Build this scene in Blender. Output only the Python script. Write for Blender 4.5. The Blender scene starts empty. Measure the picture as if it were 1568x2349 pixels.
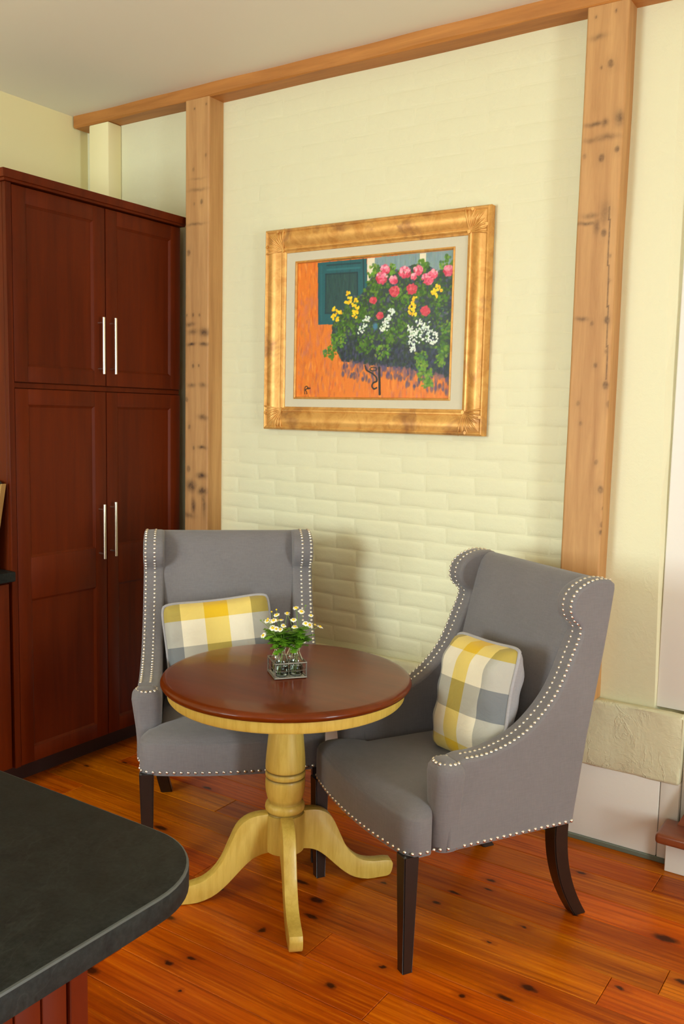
import bpy, bmesh, math, random
import numpy as np
from mathutils import Vector, Matrix

random.seed(7)
rng = np.random.default_rng(7)
SC = bpy.context.scene
COL = SC.collection
D = bpy.data
PI = math.pi


def lin(r, g, b, a=1.0):
    f = lambda c: (c / 255 / 12.92) if c / 255 <= 0.04045 else ((c / 255 + 0.055) / 1.055) ** 2.4
    return (f(r), f(g), f(b), a)


# ------------------------------------------------------------------ camera
cam_d = D.cameras.new('camera')
cam = D.objects.new('camera', cam_d)
COL.objects.link(cam)
SC.camera = cam
cam_d.sensor_fit = 'HORIZONTAL'
cam_d.sensor_width = 36
cam_d.lens = 2048.82 / 1568 * 36
cam_d.clip_start = 0.05
_a, _b, _r = (math.radians(v) for v in (33.5245, 6.2475, 1.2498))
_f = Vector((-math.sin(_a) * math.cos(_b), math.cos(_a) * math.cos(_b), -math.sin(_b)))
_rt = Vector((math.cos(_a), math.sin(_a), 0))
_up = _rt.cross(_f)
_r2 = _rt * math.cos(_r) + _up * math.sin(_r)
_u2 = -_rt * math.sin(_r) + _up * math.cos(_r)
cam.matrix_world = Matrix(((_r2.x, _u2.x, -_f.x, 2.5024), (_r2.y, _u2.y, -_f.y, -3.1697),
                           (_r2.z, _u2.z, -_f.z, 1.5475), (0, 0, 0, 1)))

# ------------------------------------------------------------------ world, lights, exposure
wd = D.worlds.new('daylight')
SC.world = wd
wd.use_nodes = True
wd.node_tree.nodes['Background'].inputs[0].default_value = (0.75, 0.87, 1.0, 1)
wd.node_tree.nodes['Background'].inputs[1].default_value = 1.2


def area_light(name, loc, target, sx, sy, watts, color, spread=180):
    l = D.lights.new(name, 'AREA')
    l.shape = 'RECTANGLE'
    l.size, l.size_y = sx, sy
    l.energy = watts
    l.color = color
    l.spread = math.radians(spread)
    o = D.objects.new(name, l)
    COL.objects.link(o)
    o.location = loc
    o.rotation_euler = (Vector(target) - Vector(loc)).to_track_quat('-Z', 'Y').to_euler()
    return o


# daylight entering the front (kitchen) windows and the right-hand window
area_light('window_daylight_front', (-0.2, -5.72, 1.7), (0.1, 0, 1.4), 1.3, 1.4, 136, (0.85, 1.0, 1.04))
area_light('window_daylight_front_right', (3.3, -5.72, 1.6), (3.3, 0, 1.45), 1.6, 1.6, 22, (0.85, 1.0, 1.04))
area_light('window_daylight_right', (4.93, -2.1, 1.1), (0, -2.1, 1.0), 0.75, 1.7, 88, (0.86, 1.0, 1.03))

SC.view_settings.view_transform = 'Standard'
SC.view_settings.look = 'None'
SC.view_settings.gamma = 1
SC.view_settings.use_curve_mapping = False
SC.view_settings.exposure = 0.12
SC.cycles.max_bounces = 10
SC.cycles.diffuse_bounces = 5


# ------------------------------------------------------------------ material helpers
class NT:
    def __init__(s, name):
        s.m = D.materials.new(name)
        s.m.use_nodes = True
        s.t = s.m.node_tree
        s.n = s.t.nodes
        s.b = s.n['Principled BSDF']

    def node(s, kind, **kw):
        n = s.n.new(kind)
        for k, v in kw.items():
            setattr(n, k, v)
        return n

    def link(s, a, b):
        s.t.links.new(a, b)

    def put(s, sock, v):
        if hasattr(v, 'links') or isinstance(v, bpy.types.NodeSocket):
            s.link(v, sock)
        else:
            sock.default_value = v

    def coords(s, kind='Object', scale=(1, 1, 1), rand=0.0):
        c = s.node('ShaderNodeTexCoord')
        v = c.outputs[kind]
        if rand:
            oi = s.node('ShaderNodeObjectInfo')
            mu = s.math('MULTIPLY', oi.outputs['Random'], rand)
            ad = s.node('ShaderNodeVectorMath', operation='ADD')
            s.link(v, ad.inputs[0])
            s.link(mu, ad.inputs[1])
            v = ad.outputs[0]
        mp = s.node('ShaderNodeVectorMath', operation='MULTIPLY')
        s.link(v, mp.inputs[0])
        mp.inputs[1].default_value = scale
        return mp.outputs[0]

    def noise(s, vec, scale, detail=4, rough=0.55, dist=0.0):
        n = s.node('ShaderNodeTexNoise')
        s.link(vec, n.inputs['Vector'])
        n.inputs['Scale'].default_value = scale
        n.inputs['Detail'].default_value = detail
        n.inputs['Roughness'].default_value = rough
        n.inputs['Distortion'].default_value = dist
        return n.outputs['Fac']

    def ramp(s, fac, stops, interp='LINEAR'):
        r = s.node('ShaderNodeValToRGB')
        r.color_ramp.interpolation = interp
        e = r.color_ramp.elements
        while len(e) > 1:
            e.remove(e[-1])
        e[0].position, e[0].color = stops[0]
        for p, c in stops[1:]:
            x = e.new(p)
            x.color = c
        s.link(fac, r.inputs[0])
        return r.outputs[0]

    def mix(s, fac, a, b, blend='MIX'):
        m = s.node('ShaderNodeMix', data_type='RGBA', blend_type=blend)
        s.put(m.inputs[0], fac)
        s.put(m.inputs[6], a)
        s.put(m.inputs[7], b)
        return m.outputs[2]

    def math(s, op, a, b=0.0, c=0.0, clamp=False):
        m = s.node('ShaderNodeMath', operation=op, use_clamp=clamp)
        s.put(m.inputs[0], a)
        s.put(m.inputs[1], b)
        if op in ('SMOOTH_MIN', 'SMOOTH_MAX', 'MULTIPLY_ADD'):
            s.put(m.inputs[2], c)
        return m.outputs[0]

    def maprange(s, v, a, b, c=0.0, d=1.0):
        m = s.node('ShaderNodeMapRange')
        s.put(m.inputs[0], v)
        for i, x in enumerate((a, b, c, d)):
            m.inputs[i + 1].default_value = x
        return m.outputs[0]

    def bump(s, h, strength, dist, prev=None):
        b = s.node('ShaderNodeBump')
        b.inputs['Strength'].default_value = strength
        b.inputs['Distance'].default_value = dist
        s.link(h, b.inputs['Height'])
        if prev:
            s.link(prev, b.inputs['Normal'])
        return b.outputs[0]

    def done(s, color=None, rough=0.5, metal=0.0, normal=None, spec=0.5, coat=0.0, coat_rough=0.1, sheen=0.0):
        i = s.b.inputs
        if color is not None:
            s.put(i['Base Color'], color)
        s.put(i['Roughness'], rough)
        i['Metallic'].default_value = metal
        i['Specular IOR Level'].default_value = spec
        i['Coat Weight'].default_value = coat
        i['Coat Roughness'].default_value = coat_rough
        i['Sheen Weight'].default_value = sheen
        if normal is not None:
            s.link(normal, i['Normal'])
        return s.m


def mat_paint(name, col, var=0.04, lumps=0.35, fine=0.25, rough=0.55, plaster=0.0):
    t = NT(name)
    v = t.coords()
    n1 = t.noise(v, 2.2, 3)
    c = t.mix(t.math('MULTIPLY', n1, var * 6, clamp=True), col, tuple(x * (1 - var * 2.2) for x in col[:3]) + (1,))
    h1 = t.noise(v, 28, 4, 0.6, 0.4)
    h2 = t.noise(t.coords(scale=(1.0, 1.0, 0.45)), 90, 3, 0.6)
    nb = t.bump(h1, lumps, 0.006)
    nb = t.bump(h2, fine, 0.0016, nb)
    if plaster:
        vd = t.noise(t.coords(scale=(1, 1, 0.7)), 9, 5, 0.62, 1.6)
        ridge = t.math('ABSOLUTE', t.math('SUBTRACT', vd, 0.5))
        ridge = t.maprange(ridge, 0.0, 0.035, 1.0, 0.0)
        msk = t.maprange(t.noise(v, 5.5, 2), 0.48, 0.62)
        nb = t.bump(t.math('MULTIPLY', ridge, msk), plaster, 0.006, nb)
    return t.done(c, rough, normal=nb, spec=0.4)


def mat_wood(name, base, dark, axis=0, freq=14, rand=30.0, rough=0.4, coat=0.0, coat_rough=0.12, contrast=0.7,
             attr=None, attr_col=None, bumps=0.08, tint=0.0, spec=0.5):
    t = NT(name)
    sc = [1.0, 1.0, 1.0]
    sc[axis] = 0.07
    v = t.coords(scale=tuple(sc), rand=rand)
    warp = t.noise(v, freq * 0.35, 3, 0.5, 0.6)
    grain = t.noise(v, freq * 2.6, 6, 0.65, 0.5)
    fac = t.math('MULTIPLY_ADD', grain, 0.55, t.math('MULTIPLY', warp, 0.5))
    fac = t.maprange(fac, 0.36, 0.70)
    c = t.mix(t.math('MULTIPLY', fac, contrast), base, dark)
    if tint:
        oi = t.node('ShaderNodeObjectInfo')
        hs = t.node('ShaderNodeHueSaturation')
        t.link(t.maprange(oi.outputs['Random'], 0, 1, 1 - tint, 1 + tint), hs.inputs['Value'])
        t.link(t.maprange(t.math('FRACT', t.math('MULTIPLY', oi.outputs['Random'], 7.31)), 0, 1, 0.488, 0.512), hs.inputs['Hue'])
        t.link(c, hs.inputs['Color'])
        c = hs.outputs[0]
    if attr:
        an = t.node('ShaderNodeAttribute', attribute_name=attr)
        nz = t.noise(t.coords(), 70, 4, 0.7)
        k = t.math('MULTIPLY', an.outputs['Fac'], t.maprange(nz, 0.25, 0.65, 0.55, 1.1), clamp=True)
        c = t.mix(k, c, attr_col)
    nb = t.bump(grain, bumps, 0.002)
    return t.done(c, rough, normal=nb, coat=coat, coat_rough=coat_rough, spec=spec)


def mat_plain(name, col, rough=0.5, metal=0.0, spec=0.5, coat=0.0, nscale=60, nb=0.05, var=0.06):
    t = NT(name)
    v = t.coords()
    n = t.noise(v, nscale, 4)
    c = t.mix(n, tuple(x * (1 - var) for x in col[:3]) + (1,), tuple(min(1, x * (1 + var)) for x in col[:3]) + (1,))
    return t.done(c, rough, metal, t.bump(n, nb, 0.002) if nb else None, spec, coat)


def mat_fabric(name, col, weave=700):
    t = NT(name)
    v = t.coords()
    w = t.node('ShaderNodeTexVoronoi')
    t.link(v, w.inputs['Vector'])
    w.inputs['Scale'].default_value = weave
    slub = t.noise(t.coords(scale=(1, 1, 0.12)), 260, 3, 0.6)
    slub2 = t.noise(t.coords(scale=(0.12, 0.12, 1)), 260, 3, 0.6)
    n = t.noise(v, 6, 3)
    f = t.math('MULTIPLY_ADD', t.math('ADD', slub, slub2), 0.35, t.math('MULTIPLY', n, 0.3))
    c = t.mix(t.maprange(f, 0.3, 0.7), tuple(x * 0.84 for x in col[:3]) + (1,), tuple(min(1, x * 1.13) for x in col[:3]) + (1,))
    nb = t.bump(w.outputs['Distance'], 0.25, 0.0012)
    nb = t.bump(n, 0.12, 0.006, nb)
    return t.done(c, 0.9, normal=nb, spec=0.2, sheen=0.25)


M = {}
WALL = lin(222, 217, 181)
M['wall'] = mat_paint('cream_brick_paint', WALL, lumps=0.24, fine=0.16, plaster=0.10)
M['plaster'] = mat_paint('cream_rough_plaster', WALL, lumps=0.45, fine=0.4, plaster=0.35)
M['wall_smooth'] = mat_paint('cream_wall_paint', lin(240, 228, 178), lumps=0.05, fine=0.08)
M['ceiling'] = mat_paint('ceiling_paint', lin(232, 230, 214), lumps=0.0, fine=0.05)
M['white_trim'] = mat_paint('white_trim_paint', lin(226, 219, 208), lumps=0.10, fine=0.08, rough=0.45)
M['shoe'] = mat_plain('grey_green_paint', lin(104, 108, 92), 0.6)
M['beam'] = mat_wood('beam_timber', lin(196, 132, 62), lin(140, 80, 26), 0, 12, contrast=0.8, rough=0.55)
M['post'] = mat_wood('post_timber', lin(204, 156, 98), lin(156, 104, 54), 2, 12, contrast=0.85, rough=0.6, attr='stain',
                     attr_col=lin(66, 42, 24))
M['cherry'] = mat_wood('cherry_cabinet_wood', lin(104, 36, 3), lin(66, 18, 1), 2, 9, contrast=0.8, rough=0.45, coat=0.0, bumps=0.03, spec=0.16)
M['cherry_dark'] = mat_plain('toe_kick_dark', lin(50, 18, 8), 0.6)
M['island_cherry'] = mat_wood('island_cherry_wood', lin(100, 32, 4), lin(72, 20, 2), 2, 9, contrast=0.6, rough=0.5, coat=0.0, bumps=0.03, spec=0.10)
M['tabletop'] = mat_wood('mahogany_tabletop', lin(112, 45, 4), lin(74, 24, 2), 0, 8, contrast=0.7, rough=0.3, coat=0.25, coat_rough=0.08, bumps=0.01, spec=0.15)
M['tread'] = mat_wood('tread_wood', lin(140, 72, 40), lin(92, 40, 20), 0, 12, contrast=0.7, rough=0.35, coat=0.3)
M['espresso'] = mat_plain('espresso_leg', lin(34, 26, 22), 0.35, nb=0.02)
M['fabric'] = mat_fabric('grey_linen', lin(117, 112, 113))
M['pillow_back'] = mat_fabric('pillow_grey_cotton', lin(160, 156, 158), 900)
M['nickel'] = mat_plain('brushed_nickel', lin(225, 218, 200), 0.28, 1.0, nb=0.02)
M['nail'] = mat_plain('nailhead_pewter', lin(240, 234, 222), 0.3, 1.0, nb=0.0)


def mat_slate():
    t = NT('dark_slate')
    v = t.coords()
    n = t.noise(v, 24, 5, 0.7, 0.5)
    f = t.noise(v, 150, 3, 0.6)
    c = t.mix(t.maprange(t.math('MULTIPLY_ADD', f, 0.5, t.math('MULTIPLY', n, 0.6)), 0.38, 0.72), lin(17, 17, 16), lin(37, 40, 38))
    vein = t.math('ABSOLUTE', t.math('SUBTRACT', t.noise(t.coords(scale=(1, 0.5, 1)), 3.2, 4, 0.6, 1.0), 0.5))
    c = t.mix(t.maprange(vein, 0.0, 0.004, 0.10, 0.0), c, lin(78, 82, 78))
    return t.done(c, 0.55, normal=t.bump(f, 0.06, 0.002), spec=0.18)


M['slate'] = mat_slate()
M['slate_highlight'] = mat_plain('slate_edge_highlight', lin(72, 76, 74), 0.4, nscale=60, var=0.2)  # highlight along the chamfer, painted in as a paler slate
M['mat_board'] = mat_plain('linen_mat', lin(205, 196, 170), 0.8, nscale=400, nb=0.1)
M['leaf'] = mat_plain('leaf_green', lin(96, 148, 26), 0.55, var=0.35, nscale=50)
M['stem'] = mat_plain('stem_green', lin(110, 140, 50), 0.55)
M['petal'] = mat_plain('petal_white', lin(240, 238, 222), 0.6)
M['disc'] = mat_plain('disc_yellow', lin(232, 192, 20), 0.7, nscale=900, nb=0.3)
M['wire'] = mat_plain('galvanised_wire', lin(150, 146, 138), 0.4, 0.9)
M['added_plate'] = mat_plain('pale_added_plate', lin(205, 202, 190), 0.5, 0.3)
M['frame_black'] = mat_plain('black_board', lin(40, 34, 28), 0.6)
M['board_edge'] = mat_wood('board_edge_wood', lin(170, 130, 70), lin(120, 80, 40), 2, 12)


def mat_glazed():
    t = NT('yellow_glazed_paint')
    v = t.coords(scale=(1, 1, 0.12))
    g = t.noise(v, 60, 5, 0.65, 0.4)
    c = t.mix(t.maprange(g, 0.40, 0.70), lin(216, 184, 88), lin(198, 162, 66))
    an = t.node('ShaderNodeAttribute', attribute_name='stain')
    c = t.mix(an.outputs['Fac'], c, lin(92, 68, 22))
    return t.done(c, 0.45, normal=t.bump(g, 0.06, 0.002), coat=0.1)


M['glazed'] = mat_glazed()


def mat_gold():
    t = NT('worn_gold_leaf')
    v = t.coords()
    n = t.noise(t.coords(scale=(1, 1, 1)), 16, 5, 0.65, 1.0)
    p = t.noise(v, 7, 4, 0.6, 0.6)
    c = t.mix(t.maprange(n, 0.4, 0.66), lin(224, 170, 92), lin(200, 140, 66))
    c = t.mix(t.maprange(p, 0.56, 0.70, 0, 0.75), c, lin(150, 98, 58))
    return t.done(c, 0.42, 0.35, t.bump(n, 0.15, 0.003), spec=0.5)


M['gold'] = mat_gold()


def mat_plaid():
    t = NT('plaid_cotton')
    uv = t.node('ShaderNodeTexCoord').outputs['UV']
    sp = t.node('ShaderNodeSeparateXYZ')
    t.link(uv, sp.inputs[0])
    Y, C, G = lin(224, 180, 3), lin(232, 221, 196), lin(112, 115, 118)
    u = t.ramp(sp.outputs[0], [(0, G), (0.17, C), (0.385, Y), (0.60, C), (0.815, G)], 'CONSTANT')
    w = t.ramp(sp.outputs[1], [(0, Y), (0.10, C), (0.34, G), (0.575, C), (0.82, Y)], 'CONSTANT')
    av = t.mix(0.5, u, w)
    gm = t.node('ShaderNodeGamma')
    gm.inputs[1].default_value = 0.5
    t.link(t.mix(1.0, u, w, 'MULTIPLY'), gm.inputs[0])
    c = t.mix(0.5, av, gm.outputs[0])
    v = t.coords()
    n = t.noise(v, 500, 2)
    c = t.mix(t.math('MULTIPLY', n, 0.12), c, (0.25, 0.22, 0.18, 1))
    f = t.noise(v, 16, 3, 0.6, 0.8)
    return t.done(c, 0.75, normal=t.bump(f, 0.3, 0.01), spec=0.3, sheen=0.15)


M['plaid'] = mat_plaid()


def mat_glass(name, col, ior, rough=0.0):
    t = NT(name)
    i = t.b.inputs
    i['Base Color'].default_value = col
    i['Transmission Weight'].default_value = 1
    i['IOR'].default_value = ior
    i['Roughness'].default_value = rough
    return t.m


M['glass'] = mat_glass('bottle_glass', (0.97, 1.0, 0.96, 1), 1.45)
M['water'] = mat_glass('clear_water', (0.97, 1.0, 0.94, 1), 1.33)
M['window_glass'] = mat_glass('window_pane_glass', (1, 1, 1, 1), 1.02)

# knots of the pine floor: (x, y, along, across)
KNOTS = [(1.368, -.5, .022, .009), (1.384, -.559, .02, .007), (1.281, -.731, .02, .01), (1.598, -.27, .022, .012),
         (1.564, -.696, .014, .009), (1.937, -.504, .05, .022), (1.511, -.831, .011, .006), (1.688, -.966, .033, .016),
         (1.652, -1.043, .03, .012), (1.553, -1.103, .013, .009), (1.892, -.82, .016, .01), (1.67, -.539, .01, .006),
         (2.029, -.692, .03, .014), (1.312, -1.122, .012, .006), (1.3, -.642, .03, .008), (.655, -1.289, .024, .012),
         (1.242, -1.272, .02, .015), (.925, -1.175, .012, .02), (.962, -.942, .035, .02), (1.002, -1.029, .035, .012),
         (.855, -.882, .04, .012), (.814, -1.454, .02, .012), (.85, -1.401, .018, .008), (.661, -1.602, .04, .02),
         (1.315, -1.118, .012, .008), (.925, -1.526, .006, .006), (.67, -1.071, .014, .01), (1.083, -.725, .016, .008),
         (-.475, -.647, .018, .012), (.203, -.876, .04, .016), (.101, -.507, .03, .012), (-.371, -.523, .02, .01)]


def mat_floor():
    t = NT('pine_floor_boards')
    v = t.coords(scale=(0.07, 1, 1), rand=40.0)
    warp = t.noise(v, 7, 3, 0.5, 0.9)
    grain = t.noise(v, 34, 6, 0.7, 0.9)
    v2 = t.coords(scale=(0.025, 1, 1), rand=17.0)
    streak = t.noise(v2, 95, 3, 0.6, 0.3)
    fac = t.maprange(t.math('MULTIPLY_ADD', grain, 0.5, t.math('MULTIPLY', warp, 0.55)), 0.36, 0.68)
    c = t.mix(t.math('MULTIPLY', fac, 0.85), lin(214, 106, 3), lin(146, 50, 1))
    c = t.mix(t.maprange(streak, 0.50, 0.72, 0.0, 0.5), c, lin(98, 34, 1))
    c = t.mix(t.maprange(streak, 0.46, 0.30, 0.0, 0.4), c, lin(226, 136, 20))
    oi = t.node('ShaderNodeObjectInfo')
    hs = t.node('ShaderNodeHueSaturation')
    t.link(t.maprange(oi.outputs['Random'], 0, 1, 0.84, 1.14), hs.inputs['Value'])
    t.link(t.maprange(t.math('FRACT', t.math('MULTIPLY', oi.outputs['Random'], 7.31)), 0, 1, 0.493, 0.509), hs.inputs['Hue'])
    t.link(c, hs.inputs['Color'])
    c = hs.outputs[0]
    geo = t.node('ShaderNodeNewGeometry')
    nz = t.node('ShaderNodeTexNoise')
    nz.inputs['Scale'].default_value = 55
    nz.inputs['Detail'].default_value = 3
    t.link(geo.outputs['Position'], nz.inputs['Vector'])
    off = t.node('ShaderNodeVectorMath', operation='MULTIPLY_ADD')
    t.link(nz.outputs['Color'], off.inputs[0])
    off.inputs[1].default_value = (0.020, 0.013, 0)
    t.link(geo.outputs['Position'], off.inputs[2])
    pos = off.outputs[0]
    cur = None
    for x, y, a, b in KNOTS:
        s1 = t.node('ShaderNodeVectorMath', operation='SUBTRACT')
        t.link(pos, s1.inputs[0])
        s1.inputs[1].default_value = (x + 0.010, y + 0.0065, 0)
        s2 = t.node('ShaderNodeVectorMath', operation='MULTIPLY')
        t.link(s1.outputs[0], s2.inputs[0])
        s2.inputs[1].default_value = (1 / a, 1 / b, 0)
        ln = t.node('ShaderNodeVectorMath', operation='LENGTH')
        t.link(s2.outputs[0], ln.inputs[0])
        cur = ln.outputs['Value'] if cur is None else t.math('MINIMUM', cur, ln.outputs['Value'])
    halo = t.maprange(cur, 0.8, 3.0, 0.55, 0.0)
    c = t.mix(halo, c, lin(140, 50, 4))
    core = t.maprange(cur, 0.45, 1.0, 0.9, 0.0)
    c = t.mix(core, c, lin(44, 18, 6))
    rg = t.maprange(grain, 0.3, 0.7, 0.24, 0.38)
    return t.done(c, rg, normal=t.bump(grain, 0.04, 0.002), coat=0.04, coat_rough=0.2, spec=0.16)


M['floor'] = mat_floor()


# ------------------------------------------------------------------ object helpers
def finish(name, bm, mat, parent=None, smooth=True, angle=40, loc=None, recalc=True):
    if recalc:
        bmesh.ops.recalc_face_normals(bm, faces=bm.faces)
    me = D.meshes.new(name)
    bm.to_mesh(me)
    bm.free()
    if smooth:
        me.polygons.foreach_set('use_smooth', [True] * len(me.polygons))
        me.set_sharp_from_angle(angle=math.radians(angle))
    me.materials.append(M[mat] if isinstance(mat, str) else mat)
    o = D.objects.new(name, me)
    COL.objects.link(o)
    if parent is not None:
        o.parent = parent
    if loc:
        o.location = loc
    return o


def thing(name, label, cat, loc=(0, 0, 0), rz=0.0, group=None):
    o = D.objects.new(name, None)
    o.empty_display_size = 0.05
    COL.objects.link(o)
    o.location = loc
    o.rotation_euler = (0, 0, rz)
    o['label'] = label
    o['category'] = cat
    if group:
        o['group'] = group
    return o


def tag(o, label, cat, group=None):
    o['label'] = label
    o['category'] = cat
    if group:
        o['group'] = group
    return o


def structure(o, label=None):
    o['kind'] = 'structure'
    if label:
        o['label'] = label
    return o


def box(bm, x0, x1, y0, y1, z0, z1, bev=0.0, seg=2):
    r = bmesh.ops.create_cube(bm, size=1)
    vs = r['verts']
    for v in vs:
        v.co = Vector(((x0 + x1) / 2 + v.co.x * (x1 - x0), (y0 + y1) / 2 + v.co.y * (y1 - y0), (z0 + z1) / 2 + v.co.z * (z1 - z0)))
    if bev:
        es = {e for v in vs for e in v.link_edges}
        bmesh.ops.bevel(bm, geom=list(es), offset=bev, segments=seg, profile=0.5, affect='EDGES')
    return vs


def loft(bm, rings, closed=True, cap0=True, cap1=True):
    vr = [[bm.verts.new(p) for p in r] for r in rings]
    n = len(vr[0])
    for a, b in zip(vr, vr[1:]):
        for i in range(n if closed else n - 1):
            j = (i + 1) % n
            bm.faces.new((a[i], a[j], b[j], b[i]))
    if cap0:
        bm.faces.new(list(reversed(vr[0])))
    if cap1:
        bm.faces.new(vr[-1])
    return vr


def lathe(bm, prof, seg=32, cx=0.0, cy=0.0, cap0=True, cap1=True):
    rings = [[(cx + r * math.cos(2 * PI * i / seg), cy + r * math.sin(2 * PI * i / seg), z) for i in range(seg)] for r, z in prof]
    return loft(bm, rings, True, cap0, cap1)


def tube(bm, pts, rad, seg=6, caps=True):
    pts = [Vector(p) for p in pts]
    rs = rad if isinstance(rad, (list, tuple)) else [rad] * len(pts)
    rings = []
    prev = None
    for i, p in enumerate(pts):
        d = (pts[min(i + 1, len(pts) - 1)] - pts[max(i - 1, 0)]).normalized()
        if prev is None:
            a = d.orthogonal().normalized()
        else:
            a = (prev - d * prev.dot(d)).normalized()
        prev = a
        b = d.cross(a)
        rings.append([p + (a * math.cos(2 * PI * k / seg) + b * math.sin(2 * PI * k / seg)) * rs[i] for k in range(seg)])
    loft(bm, rings, True, caps, caps)


def inset2(poly, d):
    """inset a CCW closed 2D polyline by d (small)."""
    P = np.array(poly, float)
    nx = np.roll(P, -1, 0)
    pv = np.roll(P, 1, 0)
    e1 = P - pv
    e2 = nx - P
    e1 /= np.linalg.norm(e1, axis=1)[:, None] + 1e-12
    e2 /= np.linalg.norm(e2, axis=1)[:, None] + 1e-12
    n1 = np.stack([-e1[:, 1], e1[:, 0]], 1)
    n2 = np.stack([-e2[:, 1], e2[:, 0]], 1)
    n = n1 + n2
    n /= np.linalg.norm(n, axis=1)[:, None] + 1e-12
    k = np.clip(1 / np.maximum(0.35, (n * n1).sum(1)), 1, 1.6)
    return P + n * (d * k)[:, None]


def smooth_poly(pts, n, closed=False):
    """Catmull-Rom resample."""
    P = [np.array(p, float) for p in pts]
    m = len(P)
    out = []
    segs = m if closed else m - 1
    for i in range(segs):
        if closed:
            p0, p1, p2, p3 = P[(i - 1) % m], P[i], P[(i + 1) % m], P[(i + 2) % m]
        else:
            p0, p1, p2, p3 = P[max(i - 1, 0)], P[i], P[i + 1], P[min(i + 2, m - 1)]
        for k in range(n):
            t = k / n
            out.append(0.5 * ((2 * p1) + (-p0 + p2) * t + (2 * p0 - 5 * p1 + 4 * p2 - p3) * t * t + (-p0 + 3 * p1 - 3 * p2 + p3) * t ** 3))
    if not closed:
        out.append(P[-1])
    return out


def resample(pts, step, z=None):
    P = np.array(pts, float)
    L = np.r_[0, np.cumsum(np.linalg.norm(np.diff(P, axis=0), axis=1))]
    n = max(2, int(round(L[-1] / step)) + 1)
    s = np.linspace(0, L[-1], n)
    return np.stack([np.interp(s, L, P[:, k]) for k in range(P.shape[1])], 1)


# ------------------------------------------------------------------ setting: shell
ZC = 2.981
XL = -1.184
YF = -5.6
XR = 4.8
bm = bmesh.new()
xe = lambda z: 1.742 - 0.042 * min(1, max(0, (z - 0.545) / 1.6))
rows = [0.0, 0.545, 0.9, 1.3, 1.7, 2.1, 2.5, ZC]
xs = [XL - 0.1, -0.5, 0.0, 0.5, 1.0, 1.5]
grid = []
for z in rows:
    grid.append([bm.verts.new((x, 0, z)) for x in xs] + [bm.verts.new((xe(z), 0, z)), bm.verts.new((1.752, 0.04, z)), bm.verts.new((1.752, 0.16, z)), bm.verts.new((XL - 0.1, 0.16, z))])
for a, b in zip(grid, grid[1:]):
    n = len(a)
    for i in range(n):
        j = (i + 1) % n
        bm.faces.new((a[i], a[j], b[j], b[i]))
bm.faces.new(list(reversed(grid[0])))
bm.faces.new(grid[-1])
wall_back = structure(finish('wall_back', bm, 'wall', smooth=False))

bm = bmesh.new()
box(bm, XL - 0.12, XL, YF, 0.0, 0, ZC)
structure(finish('wall_left', bm, 'wall_smooth', smooth=False))
bm = bmesh.new()
box(bm, XL - 0.12, XR + 0.12, YF - 0.12, 0.16, ZC, ZC + 0.1)
structure(finish('ceiling', bm, 'ceiling', smooth=False))


def wall_with_holes(name, axis, at, thick, lo, hi, holes):
    """vertical wall slab; holes = (a0, a1, z0, z1) along the wall, a sorted."""
    bm = bmesh.new()

    def bx(a0, a1, z0, z1):
        if a1 - a0 < 1e-4 or z1 - z0 < 1e-4:
            return
        if axis == 'x':
            box(bm, a0, a1, at, at + thick, z0, z1)
        else:
            box(bm, at, at + thick, a0, a1, z0, z1)
    c = lo
    for a0, a1, z0, z1 in holes:
        bx(c, a0, 0, ZC)
        bx(a0, a1, 0, z0)
        bx(a0, a1, z1, ZC)
        c = a1
    bx(c, hi, 0, ZC)
    return structure(finish(name, bm, 'wall_smooth', smooth=False))


wall_with_holes('wall_front', 'x', YF - 0.12, 0.12, XL - 0.12, XR + 0.12, [(-0.9, 0.5, 0.95, 2.45), (2.45, 4.15, 0.75, 2.45)])
wall_with_holes('wall_right', 'y', XR, 0.12, YF, 0.16, [(-2.5, -1.7, 0.2, 2.0)])
# doorway wall beyond the white casing on the right of the brick wall
bm = bmesh.new()
box(bm, 1.752, XR, 0.04, 0.16, 0, ZC)
structure(finish('wall_back_right', bm, 'wall_smooth', smooth=False))


def window(i, axis, at, a0, a1, z0, z1):
    bm = bmesh.new()
    w = 0.05

    def bx(p0, p1, q0, q1, d0=0.0, d1=0.06):
        if axis == 'x':
            box(bm, p0, p1, at + d0, at + d1, q0, q1)
        else:
            box(bm, at + d0, at + d1, p0, p1, q0, q1)
    bx(a0, a1, z0, z0 + w); bx(a0, a1, z1 - w, z1)
    bx(a0, a0 + w, z0 + w, z1 - w); bx(a1 - w, a1, z0 + w, z1 - w)
    zm = (z0 + z1) / 2
    bx(a0 + w, a1 - w, zm - 0.02, zm + 0.02)
    structure(finish('window_%d' % i, bm, 'white_trim', smooth=False))


window(1, 'x', YF - 0.10, -0.9, 0.5, 0.95, 2.45)
window(2, 'x', YF - 0.10, 2.45, 4.15, 0.75, 2.45)
window(3, 'y', XR + 0.03, -2.5, -1.7, 0.2, 2.0)

# floor: sub-floor plus one object per pine board
bm = bmesh.new()
box(bm, XL - 0.12, XR + 0.12, YF - 0.12, 0.16, -0.12, -0.022)
floor = structure(finish('floor', bm, 'cherry_dark', smooth=False))
ys = [0.0, -0.115, -0.25, -0.39, -0.525, -0.655, -0.785, -0.925, -1.062, -1.205, -1.34, -1.482, -1.62, -1.76]
while ys[-1] > YF + 0.05:
    ys.append(ys[-1] - 0.138)
fixed = {6: [1.86], 8: [1.105], 9: [1.385]}
fr = random.Random(3)
PL = {}


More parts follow.
